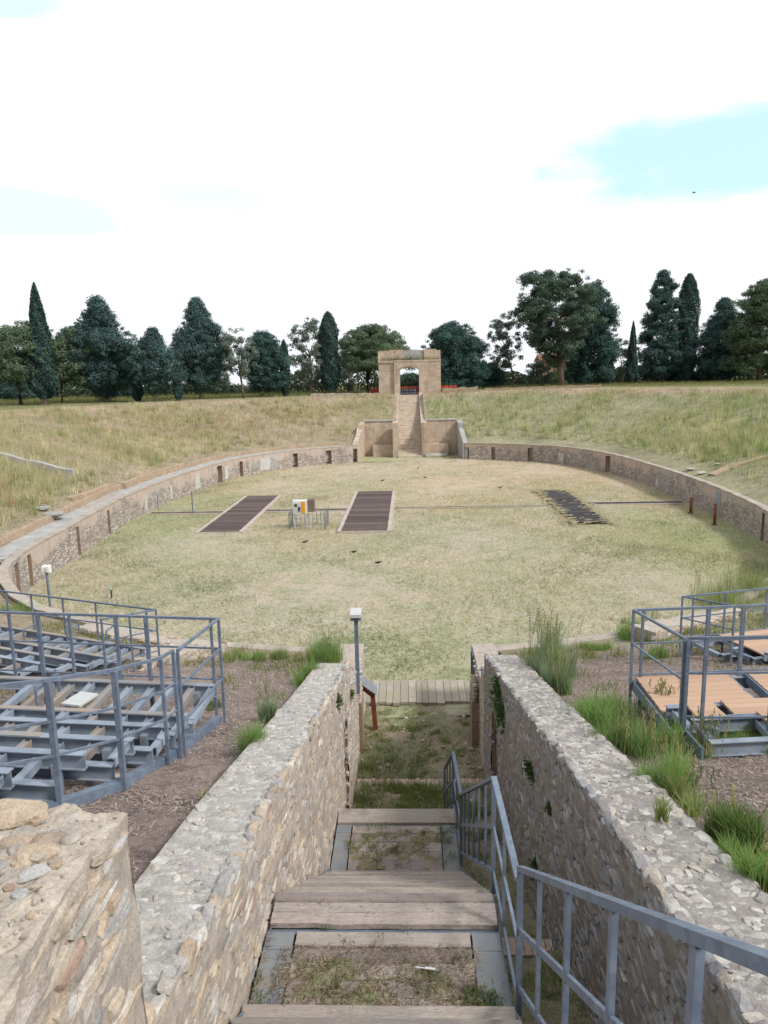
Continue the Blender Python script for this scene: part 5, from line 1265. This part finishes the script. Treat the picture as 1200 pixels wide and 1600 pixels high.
# loose stones
for (px, py, s, lab) in ((179, 1219, .10, 'pale stone on the brown soil in front of the left frame'), (171, 1226, .045, 'little stone chip beside the pale stone by the left frame')):
    g = on_ground(px, py); mb = MB(); stone(mb, (g[0], g[1], g[2] + s * .2), rotz(.4), (s, s * .7, s * .5), 3, .8, .04); tag(mb.build('loose_stone', M['stone']), lab, 'stone')
mb = MB(); random.seed(88)
for _ in range(140):
    x, y = random.uniform(XL, XR), random.uniform(14, 18.6); s = random.uniform(.02, .07); stone(mb, (x, y, floor_z(y)), rotz(random.random() * 3), (s, s * .8, s * .5), 1, .8)
for _ in range(150):
    x, y = random.uniform(XL, XR), random.uniform(14.3, 15.0); s = random.uniform(.02, .06); stone(mb, (x, y, floor_z(y)), rotz(random.random() * 3), (s, s * .8, s * .5), 1, .8)
struct(mb.build('passage_pebbles', M['stone']), 'stuff')

# ------------------------------------------------------------------ trees
def leafquads(mb, c, size, col, up=.0, dirs=None):
    n = len(c); nrm = rng.normal(0, 1, (n, 3)); nrm[:, 2] += up
    if dirs is not None: nrm = nrm * .45 + dirs
    nrm /= np.linalg.norm(nrm, axis=1, keepdims=True)
    t1 = np.cross(nrm, rng.normal(0, 1, (n, 3))); t1 /= np.linalg.norm(t1, axis=1, keepdims=True); t2 = np.cross(nrm, t1); s = size[:, None]
    v = np.stack([c - t1 * s, c - t2 * s * .55, c + t1 * s, c + t2 * s * .55], 1).reshape(-1, 3)
    mb.add(v, np.arange(4 * n).reshape(-1, 4), np.repeat(col, 4, 0))
LEAF = {'conifer': V3(.078, .135, .135), 'cypress': V3(.068, .120, .112), 'pine': V3(.135, .185, .120), 'sparse': V3(.17, .21, .185), 'bigpine': V3(.105, .150, .120), 'cedar': V3(.078, .135, .132), 'bushy': V3(.070, .130, .122)}
PROF = {'conifer': lambda h: (.62 + .38 * np.sin(pi * np.clip(h * 1.25, 0, 1))) * np.clip((1 - h) / .42, 0, 1) ** .6 * np.clip(h / .1, .35, 1),
        'bushy': lambda h: np.sqrt(np.clip(1 - (np.abs(h - .38) / .62) ** 2.4, 0, 1)),
        'cedar': lambda h: np.clip(1 - h, 0, 1) ** .55 * np.clip(h / .08, .5, 1),
        'cypress': lambda h: np.clip(1 - h, 0, 1) ** .62 * np.clip(.35 + h / .16, 0, 1),
        'column': lambda h: np.clip((1 - h) / .25, 0, 1) ** .5 * np.clip(.5 + h / .3, 0, 1),
        'pine': lambda h: np.sqrt(np.clip(1 - (np.abs(h - .30) / .70) ** 2.2, 0, 1)),
        'bigpine': lambda h: np.sqrt(np.clip(1 - (np.abs(h - .55) / .55) ** 2.6, 0, 1)) * np.clip(.55 + h, 0, 1),
        'sparse': lambda h: np.sqrt(np.clip(1 - (np.abs(h - .5) / .5) ** 2.2, 0, 1))}
def tree(kind, px, base, top, crown_bot, width, tpx, lab, Yd=None, bark='bark', tr=.22, dens=1.0, seed=0, name=None, gname='trees standing beyond the arena rim'):
    global rng
    rng = np.random.default_rng(100 + seed); random.seed(200 + seed)
    if Yd is None:
        g = on_ground(tpx, base); Yd = min(max(g[1], 88), 122)
    q = at_y(tpx, base, Yd); zg = ground(q[0], q[1]); X0 = q[0]
    cx = at_y(px, (top + crown_bot) / 2, Yd)[0]; zt = at_y(px, top, Yd)[2]; zb = at_y(px, crown_bot, Yd)[2]; W = width * Yd / F_PX / 2 * (1.0 if kind in ('cypress', 'column') else 1.1)
    prof = PROF['cypress' if kind == 'cypress' else kind]; H = zt - zb
    base_c = LEAF['cypress' if kind in ('cypress', 'column') else kind]
    nm = name or {'conifer': 'conifer_tree', 'bushy': 'conifer_tree', 'cedar': 'cedar_tree', 'cypress': 'cypress_tree', 'column': 'cypress_tree', 'pine': 'pine_tree', 'sparse': 'pine_tree', 'bigpine': 'pine_tree'}[kind]
    th = thing(nm, lab, 'tree', (X0, Yd, zg), gname)
    mb = MB()
    if kind in ('cypress', 'column'):
        n = int(dens * (2600 + 620 * H * W * 2)); h = rng.random(n * 3); r = prof(h); k = rng.random(n * 3) < np.clip(r + .12, 0, 1); h = h[k][:n]; r = r[k][:n]; n = len(h)
        a = rng.uniform(0, 2 * pi, n); lump = 1 + .10 * np.sin(a * 3 + h * 9 + seed) + .08 * np.sin(a * 5 - h * 23) + .06 * np.sin(a * 7 + h * 51 + seed) + rng.normal(0, .035, n)
        rad = r * W * lump * np.where(rng.random(n) < .75, rng.uniform(.82, 1.03, n), rng.random(n) ** .5)
        c = np.column_stack([cx + rad * np.cos(a), Yd + rad * np.sin(a), zb + h * H * 1.0 + rng.normal(0, .12, n)])
        cc = base_c * (1 + .28 * np.sin(a * 4 + h * 17))[:, None] * rng.uniform(.6, 1.35, (n, 1))
        leafquads(mb, c, rng.uniform(.07, .15, n), cc, 0, np.column_stack([np.cos(a), np.sin(a), np.full(n, .4)]) * .6 + rng.normal(0, .35, (n, 3)))
    else:
        dfac = {'bigpine': .8, 'conifer': 1.0, 'bushy': 1.15, 'cedar': .95, 'pine': .85, 'sparse': .40}[kind] * dens
        ncl = int(dfac * (16 + 5.2 * H * W)); crs = {'bigpine': .8, 'conifer': .85, 'bushy': .85, 'cedar': .75, 'pine': 1.0, 'sparse': .62}[kind] * (.55 + .09 * min(W * 2, 9))
        C_ = []; S_ = []; K_ = []; D_ = []
        for i in range(ncl):
            while True:
                h = random.random(); r = float(prof(np.float64(h)))
                if random.random() < r + .1: break
            a = random.uniform(0, 2 * pi); rr = r * W * (random.uniform(.3, 1) ** .6) * (1 + .2 * sin(a * 3 + seed) + .2 * sin(h * 17 + seed * 2 + a)) - crs * .3
            rr = max(0, rr); cz = zb + h * H - crs * .3
            if kind == 'cedar': rr *= 1 + .38 * sin(h * 38)
            if kind in ('conifer', 'bushy'): rr *= .9 + .12 * sin(h * 31 + a * 2)
            cen = V3(cx + rr * cos(a), Yd + rr * sin(a), cz); cr = crs * random.uniform(.6, 1.25)
            m_ = int(190 * (cr / .8) ** 1.5) + 40
            d = rng.normal(0, 1, (m_, 3)); d /= np.linalg.norm(d, axis=1, keepdims=True); D_.append(d * V3(1, 1, .9) + V3(0, 0, .35)); d = d * (rng.random((m_, 1)) ** .4) * cr * (1 + .22 * np.sin(d[:, :1] * 5 + i) * np.sin(d[:, 2:] * 4 + i * 2))
            d[:, 2] *= .55 if kind in ('pine', 'cedar', 'bigpine') else .8
            d[:, 2] += .0
            C_.append(cen + d); S_.append(rng.uniform(.075, .155, m_)); K_.append(base_c * random.uniform(.72, 1.35) * rng.uniform(.75, 1.25, (m_, 1)))
        # smaller sprays breaking the outline
        for i in range(int(ncl * .9)):
            h = random.random(); a = random.uniform(0, 2 * pi); r = float(prof(np.float64(h))) * W * random.uniform(.82, 1.08); m_ = random.choice((40, 60, 90)); cr = .22 + m_ * .004
            cen = V3(cx + r * cos(a), Yd + r * sin(a), zb + h * H); d = rng.normal(0, 1, (m_, 3)); d /= np.linalg.norm(d, axis=1, keepdims=True)
            D_.append(d + V3(0, 0, .35)); C_.append(cen + d * cr * (rng.random((m_, 1)) ** .5) * V3(1, 1, .7)); S_.append(rng.uniform(.06, .13, m_)); K_.append(base_c * random.uniform(.8, 1.35) * np.ones((m_, 1)))
        leafquads(mb, np.vstack(C_), np.concatenate(S_), np.vstack(K_), 0, np.vstack(D_))
    mb.build('crown', M['leaf'], th)
    mb = MB(); ht = zb + H * (.55 if kind not in ('pine', 'sparse') else .5)
    bend_ = random.gauss(0, .12)
    ps = [(X0, Yd, zg - .25), (X0 + (cx - X0) * .15 + bend_, Yd, zg + (ht - zg) * .35), (X0 + (cx - X0) * .6 + bend_, Yd, zg + (ht - zg) * .7), (cx, Yd, ht)]
    mb.tube(ps, [tr * 1.25, tr, tr * .75, tr * .35], 9)
    if kind not in ('cypress', 'column'):
        for i in range(7 if kind in ('pine', 'sparse', 'bigpine') else 4):
            t_ = random.uniform(.55, .95); p0 = V3(*ps[1]) + (V3(*ps[3]) - V3(*ps[1])) * (t_ - .35) / .65; a = random.uniform(0, 2 * pi); Lb = W * random.uniform(.5, .85)
            mb.tube([p0, p0 + V3(cos(a) * Lb * .5, sin(a) * Lb * .5, H * .12), p0 + V3(cos(a) * Lb, sin(a) * Lb, H * .25)], [tr * .4, tr * .28, tr * .1], 6)
    mb.build('trunk', M[bark], th, smooth=True)
    return th
_keep_rng = rng
T = [('pine', 40, 632, 503, 588, 108, 33, 'rounded green pine with dark trunk at the far left edge', .28, 'bark'),
     ('cypress', 62, 632, 443, 622, 46, 70, 'tallest pointed cypress rising behind the far left rounded pine', .3, 'palebark'),
     ('pine', 112, 630, 510, 595, 50, 97, 'small light green pine between the pointed cypress and a big conifer', .16, 'bark'),
     ('conifer', 156, 628, 464, 612, 100, 160, 'big dark conifer with spiky crown left of centre left', .26, 'palebark'),
     ('column', 213, 627, 560, 626, 15, 213, 'narrow dark cypress column between the two leftmost broad conifers', .12, 'bark'),
     ('conifer', 241, 627, 512, 606, 68, 243, 'medium dark conifer with pale trunk right of the big spiky conifer', .22, 'palebark'),
     ('column', 277, 626, 565, 625, 13, 277, 'second narrow cypress column standing left of the tall shaggy conifer', .12, 'bark'),
     ('conifer', 310, 623, 466, 604, 76, 315, 'tall shaggy conifer with pale trunk in the left half', .26, 'palebark'),
     ('sparse', 371, 622, 513, 588, 48, 381, 'light airy pine right of the tall shaggy conifer', .15, 'bark'),
     ('bushy', 412, 620, 519, 604, 60, 410, 'round topped dark conifer beside the airy pine', .24, 'palebark'),
     ('column', 445, 619, 532, 618, 13, 446, 'slim dark cypress just right of the round topped conifer', .12, 'bark'),
     ('sparse', 483, 618, 497, 600, 62, 487, 'thin grey green conifer left of the tall smooth cypress', .2, 'palebark'),
     ('column', 514, 617, 488, 610, 29, 517, 'tall smooth cypress left of the gate', .18, 'palebark'),
     ('pine', 582, 613, 508, 572, 98, 574, 'broad umbrella pine behind the left side of the gate', .32, 'bark'),
     ('bushy', 708, 609, 504, 606, 86, 708, 'dense round conifer right behind the gate', .24, 'bark'),
     ('sparse', 786, 608, 490, 575, 52, 803, 'airy leaning pine right of the dense round conifer', .15, 'bark'),
     ('bigpine', 868, 603, 425, 566, 104, 877, 'largest pine with thick forked trunk right of the gate', .42, 'bark'),
     ('bushy', 926, 602, 446, 592, 66, 916, 'tall dense conifer leaning on the largest pine', .26, 'palebark'),
     ('column', 949, 601, 520, 601, 14, 948, 'narrow cypress at the right foot of the tall dense conifer', .12, 'bark'),
     ('sparse', 970, 600, 526, 590, 28, 969, 'small thin tree between two narrow cypresses on the right', .1, 'bark'),
     ('cypress', 988, 600, 503, 600, 19, 988, 'small dark pointed cypress standing apart on the right', .12, 'bark'),
     ('cedar', 1034, 598, 422, 584, 68, 1035, 'tall ragged cedar with drooping layers on the right', .28, 'bark'),
     ('column', 1074, 597, 428, 592, 29, 1077, 'tall columnar cypress touching the ragged cedar', .2, 'bark'),
     ('conifer', 1129, 596, 467, 590, 76, 1130, 'broad dark conifer left of the rightmost pine', .26, 'bark'),
     ('pine', 1192, 596, 438, 575, 78, 1186, 'rightmost pine cut by the picture edge', .3, 'bark')]
for i, (kind, px, base, top, cb, wd, tpx, lab, tr, bk) in enumerate(T):
    Yd = {14: 113, 15: 118, 16: 112, 17: 116, 13: 115, 12: 112, 11: 113}.get(i)
    tree(kind, px, base, top, cb, wd, tpx, lab, Yd, bk, tr, 1.0, i)
rng = _keep_rng
# lower foliage of the largest pine hangs in separate tufts: shrubs and small trees behind
for i, (px, top, wd, Yd, lab) in enumerate(((845, 560, 40, 121, 'small dark tree left of the thick forked trunk'), (770, 568, 34, 122, 'bushy young tree under the airy leaning pine'), (1095, 555, 44, 126, 'bushy tree between the columnar cypress and the broad conifer'), (1060, 560, 40, 125, 'bushy tree behind the foot of the ragged cedar'), (545, 520, 34, 124, 'slender leafy tree left of the umbrella pine'), (640, 586, 60, 132, 'dark leafy tree seen through the gate opening'), (1170, 520, 40, 124, 'dark bushy tree behind the rightmost pine'), (190, 540, 44, 118, 'dark tree filling the gap right of the big spiky conifer'), (440, 560, 36, 122, 'small tree behind the slim cypress'), (20, 560, 50, 112, 'dark tree behind the rounded pine at the left edge'), (345, 545, 34, 122, 'small dark tree filling the gap by the tall shaggy conifer'))):
    b_ = 588 + (638 - px) * .021 + 2.2 * F_PX / Yd
    tree('bushy' if i % 2 else 'sparse', px, b_, top, b_ - 4, wd, px, lab, Yd, 'bark', .12, 1.3, 60 + i, 'leafy_tree')
# undergrowth beyond the trees: one continuous mass
mb = MB(); n = 62000; xx = rng.uniform(-75, 95, n); yy = rng.uniform(126, 136, n) - np.abs(xx) * .06
hh = 1.25 * (2.3 + 1.3 * nz(xx, yy * .2, .25, 2) + .9 * nz(xx, yy * .1, .9, 4)) * np.clip(.9 + .6 * nz(xx, xx * 0, .11, 9), .35, 1.4) + .4
zz = rng.random(n) ** .8 * hh; gz = np.array([6.45 + .5 * float(smooth(v, -10, 25)) for v in xx])
c = np.where(rng.random((n, 1)) < .5, V3(.045, .068, .055), V3(.085, .115, .075)) * rng.uniform(.6, 1.4, (n, 1))
leafquads(mb, np.column_stack([xx, yy, gz + zz - .3]), rng.uniform(.14, .32, n), c); struct(mb.build('distant_undergrowth', M['leaf']), 'stuff')
# rough grass at the foot of the trees
n = 60000; xx = rng.uniform(-62, 80, n); yy = rng.uniform(96, 124, n); a_s = np.hypot(xx, 0)
gz = np.array([6.45 + .5 * float(smooth(v, -10, 25)) for v in xx]); hh = rng.uniform(.2, .8, n)
c = np.where(rng.random((n, 1)) < .55, V3(.33, .30, .16), V3(.16, .20, .075)) * rng.uniform(.6, 1.3, (n, 1))
kp = ~((np.abs(xx - GX) < 5) & (yy < 109)) & (yy > 108 - .006 * xx * xx); xx, yy, gz, hh, c = xx[kp], yy[kp], gz[kp], hh[kp], c[kp]
mb = MB(); blades(mb, np.column_stack([xx, yy, gz - .1]), hh, rng.uniform(.03, .07, len(xx)), rng.uniform(.1, .6, len(xx)), c, 1); struct(mb.build('rough_grass_under_trees', M['blade']), 'stuff')
# weeds on the gate ledge
n = 900; xx = rng.uniform(-3.8, 4.3, n); k = rng.random(n) < np.clip(.35 + .6 * np.exp(-((xx - .3) / 1.1) ** 2), 0, 1); xx = xx[k]; n = len(xx)
mb = MB(); zb_ = np.where((xx > -1.9) & (xx < 2.25), 11.22, 11.2); blades(mb, np.column_stack([xx, rng.uniform(103.95, 104.3, n), zb_]), rng.uniform(.2, .8, n), rng.uniform(.03, .06, n), rng.uniform(.1, .5, n), np.where(rng.random((n, 1)) < .5, V3(.26, .25, .11), V3(.14, .18, .07)) * rng.uniform(.7, 1.2, (n, 1)), 1)
n = 260; xx = rng.uniform(-4, 1.5, n); mb2 = rng.uniform(104.5, 106, n); blades(mb, np.column_stack([xx, mb2, np.where(xx < -2.6, 12.5, np.where(xx < -.8, 12.62, 12.5))]), rng.uniform(.1, .45, n), rng.uniform(.03, .05, n), rng.uniform(.1, .5, n), np.tile(V3(.28, .26, .12), (n, 1)), 1)
struct(mb.build('gate_ledge_weeds', M['blade']), 'stuff')
# ochre house behind the largest pine
hx0 = at_y(806, 600, 150)[0]; hx1 = at_y(926, 600, 150)[0]; hz = 6.2; th = thing('house', 'ochre orange farm building half hidden behind the largest pine', 'house', ((hx0 + hx1) / 2, 150, hz))
mb = MB(); mb.bx(hx0 + 5.2, hx1 - 2.5, 150, 158, hz - .5, hz + 5.2); mb.build('wall', M['ochre'], th)
mb = MB(); mb.prism([(149.5, hz + 5.2), (158.5, hz + 5.2), (154, hz + 6.6)], 0, hx0 + 4.8, hx1 - 2.1); mb.build('roof', M['rooftile'], th)
for xw in (hx0 + 6, hx1 - 6):
    mb = MB(); mb.bx(xw - .45, xw + .45, 149.93, 149.99, hz + 3, hz + 4.2); mb.build('window', M['darksteel'], th)

# ------------------------------------------------------------------ birds
def bird(x, y, z, yaw, lab, fly=False, s=1.0):
    mb = MB(); L = .34 * s
    pts = [(-.62, 0, .05), (-.42, 0, .09), (-.2, 0, .13), (.05, 0, .17), (.22, 0, .24), (.33, 0, .31), (.42, 0, .32), (.52, 0, .30)]
    if fly: pts = [(-.62, 0, 0), (-.42, 0, .01), (-.2, 0, .0), (.05, 0, .0), (.22, 0, .02), (.33, 0, .04), (.42, 0, .04), (.52, 0, .03)]
    rad = [.03, .05, .12, .14, .10, .075, .05, .008]
    R = rotz(yaw); f = lambda p: (np.array(p) * L) @ R.T + V3(x, y, z)
    mb.tube([f(p) for p in pts], np.array(rad) * L, 8)
    if not fly:
        for sy in (-.06, .06): mb.tube([f((0, sy, .1)), f((.03, sy, -.12)), f((.10, sy, -.13))], .012 * L, 5)
    else:
        for sg in (-1, 1):
            vs = [f((.18, sg * .08, .02)), f((-.15, sg * .08, .02)), f((-.2, sg * .5, .16)), f((.12, sg * .5, .2)), f((-.28, sg * .95, .1)), f((-.12, sg * 1.0, .12))]; vs += [v + V3(0, 0, -.012 * s) for v in vs]
            mb.add(vs, [(0, 1, 2, 3), (3, 2, 4, 5), (9, 8, 7, 6), (11, 10, 8, 9), (0, 3, 9, 6), (3, 5, 11, 9), (5, 4, 10, 11), (4, 2, 8, 10), (2, 1, 7, 8)])
    return tag(mb.build('bird', M['bird'], None, True), lab, 'bird', 'birds at the arena')
for (px, py, yaw, lab) in ((598, 753, .4, 'small dark bird on the grass left of the far staircase axis'), (653, 733, 1.2, 'dark bird on the grass nearest the foot of the far staircase'), (664, 748, 2.5, 'dark bird just behind the one near the far staircase'), (782, 764, .2, 'dark bird alone on the right side of the dry grass'), (477, 850, .3, 'dark bird on the grass in front of the wire pen'), (553, 866, -.5, 'dark bird in front of the middle timber cover'), (591, 883, -.3, 'nearest dark bird on the pale grass')):
    p = at_z(px, py, 0); bird(p[0], p[1], .07, yaw, lab, s=1.15)
p = at_y(1084, 301, 70); bird(p[0], p[1], p[2], 2.6, 'dark bird flying in the blue gap of the sky', True, .9)
p = at_y(1010, 384, 120); bird(p[0], p[1], p[2], .6, 'tiny bird flying low over the right trees', True, .6)

# ------------------------------------------------------------------ sky and light
SUN_EL, SUN_AZ = radians(44), radians(122)     # azimuth clockwise from +Y: right, a little behind the camera
W_ = bpy.data.worlds.new('World'); S.world = W_; W_.use_nodes = True; nt = W_.node_tree; nd = nt.nodes; lk = nt.links.new
bg = nd['Background']; out = nd['World Output']
sky = nd.new('ShaderNodeTexSky'); sky.sky_type = 'NISHITA'; sky.sun_disc = False; sky.sun_elevation = SUN_EL; sky.sun_rotation = SUN_AZ; sky.dust_density = 2.0
lk(sky.outputs[0], bg.inputs[0]); bg.inputs[1].default_value = .15
def wm(op, a, b=0.0):
    x = nd.new('ShaderNodeMath'); x.operation = op
    for s_, v_ in zip(x.inputs, (a, b)):
        if hasattr(v_, 'links'): lk(v_, s_)
        else: s_.default_value = v_
    return x.outputs[0]
tc = nd.new('ShaderNodeTexCoord'); sx = nd.new('ShaderNodeSeparateXYZ'); lk(tc.outputs['Generated'], sx.inputs[0])
az = wm('ARCTAN2', sx.outputs[0], sx.outputs[1]); el = wm('ARCSINE', sx.outputs[2])
def wnoise(scale, det=5):
    x = nd.new('ShaderNodeTexNoise'); x.inputs['Scale'].default_value = scale; x.inputs['Detail'].default_value = det; x.inputs['Roughness'].default_value = .6
    mp_ = nd.new('ShaderNodeMapping'); mp_.inputs['Scale'].default_value = (1, 1, 2.4); lk(tc.outputs['Generated'], mp_.inputs[0]); lk(mp_.outputs[0], x.inputs['Vector']); return x.outputs['Fac']
nA = wm('SUBTRACT', wm('ADD', wm('MULTIPLY', wnoise(4), .75), wm('MULTIPLY', wnoise(13), .35)), .55)
def gap(px0, px1, py0, py1, amt):
    d0, d1, d2, d3 = [ray(*q) for q in ((px0, (py0 + py1) / 2), (px1, (py0 + py1) / 2), ((px0 + px1) / 2, py0), ((px0 + px1) / 2, py1))]
    A_ = lambda d: atan2(d[0], d[1]); E_ = lambda d: asin(d[2] / np.linalg.norm(d))
    ca, ra = (A_(d0) + A_(d1)) / 2, abs(A_(d1) - A_(d0)) / 2; ce, re = (E_(d2) + E_(d3)) / 2, abs(E_(d2) - E_(d3)) / 2
    u_ = wm('POWER', wm('ABSOLUTE', wm('DIVIDE', wm('SUBTRACT', az, ca), ra)), 2.6); v_ = wm('POWER', wm('ABSOLUTE', wm('DIVIDE', wm('SUBTRACT', el, ce), re)), 2.6)
    d = wm('ADD', wm('ADD', u_, v_), wm('MULTIPLY', nA, 4.2))
    mr = nd.new('ShaderNodeMapRange'); mr.interpolation_type = 'SMOOTHSTEP'; lk(d, mr.inputs[0]); mr.inputs[1].default_value = 1.3; mr.inputs[2].default_value = .3; mr.inputs[3].default_value = 0; mr.inputs[4].default_value = amt
    return mr.outputs[0]
g = wm('MAXIMUM', gap(850, 1500, 165, 305, .8), wm('MAXIMUM', gap(-250, 210, 290, 365, .38), wm('MAXIMUM', gap(215, 420, 285, 335, .25), gap(-200, 90, -40, 18, .5))))
mr = nd.new('ShaderNodeMapRange'); lk(wnoise(1.6), mr.inputs[0]); mr.inputs[1].default_value = .58; mr.inputs[2].default_value = .72; mr.inputs[3].default_value = 0; mr.inputs[4].default_value = .5
up_ = wm('GREATER_THAN', el, .75); back = wm('LESS_THAN', sx.outputs[1], .2); other = wm('MULTIPLY', mr.outputs[0], wm('MAXIMUM', up_, back))
g = wm('MAXIMUM', g, other)
b2 = nd.new('ShaderNodeBackground'); b2.inputs[0].default_value = (.94, .975, 1.03, 1); 
gg = wm('ADD', wm('MULTIPLY', sx.outputs[0], .5), wm('MULTIPLY', sx.outputs[1], .75))
mr = nd.new('ShaderNodeMapRange'); mr.interpolation_type = 'SMOOTHSTEP'; lk(gg, mr.inputs[0]); mr.inputs[1].default_value = -.25; mr.inputs[2].default_value = .42; mr.inputs[3].default_value = .66; mr.inputs[4].default_value = 1.15
lk(mr.outputs[0], b2.inputs[1])
ms = nd.new('ShaderNodeMixShader'); lk(g, ms.inputs[0]); lk(b2.outputs[0], ms.inputs[1]); lk(bg.outputs[0], ms.inputs[2]); b3 = nd.new('ShaderNodeBackground'); b3.inputs[0].default_value = (.60, 1.0, 1.0, 1); b3.inputs[1].default_value = 1.1; thin = nd.new('ShaderNodeMixShader'); thin.inputs[0].default_value = .25; lk(b3.outputs[0], thin.inputs[1]); lk(bg.outputs[0], thin.inputs[2]); lk(thin.outputs[0], ms.inputs[2]); lk(ms.outputs[0], out.inputs[0])
sl = bpy.data.lights.new('sun', 'SUN'); sl.energy = 3.0; sl.angle = radians(10); sl.color = (1, .965, .91); so = bpy.data.objects.new('sun', sl); COL.objects.link(so)
dv = Vector((sin(SUN_AZ) * cos(SUN_EL), cos(SUN_AZ) * cos(SUN_EL), sin(SUN_EL))); so.rotation_euler = dv.to_track_quat('Z', 'Y').to_euler()
S.view_settings.view_transform = 'Standard'; S.view_settings.look = 'None'; S.view_settings.exposure = 0.0; S.view_settings.gamma = 1
S.cycles.max_bounces = 6; S.cycles.diffuse_bounces = 3; S.cycles.transparent_max_bounces = 6
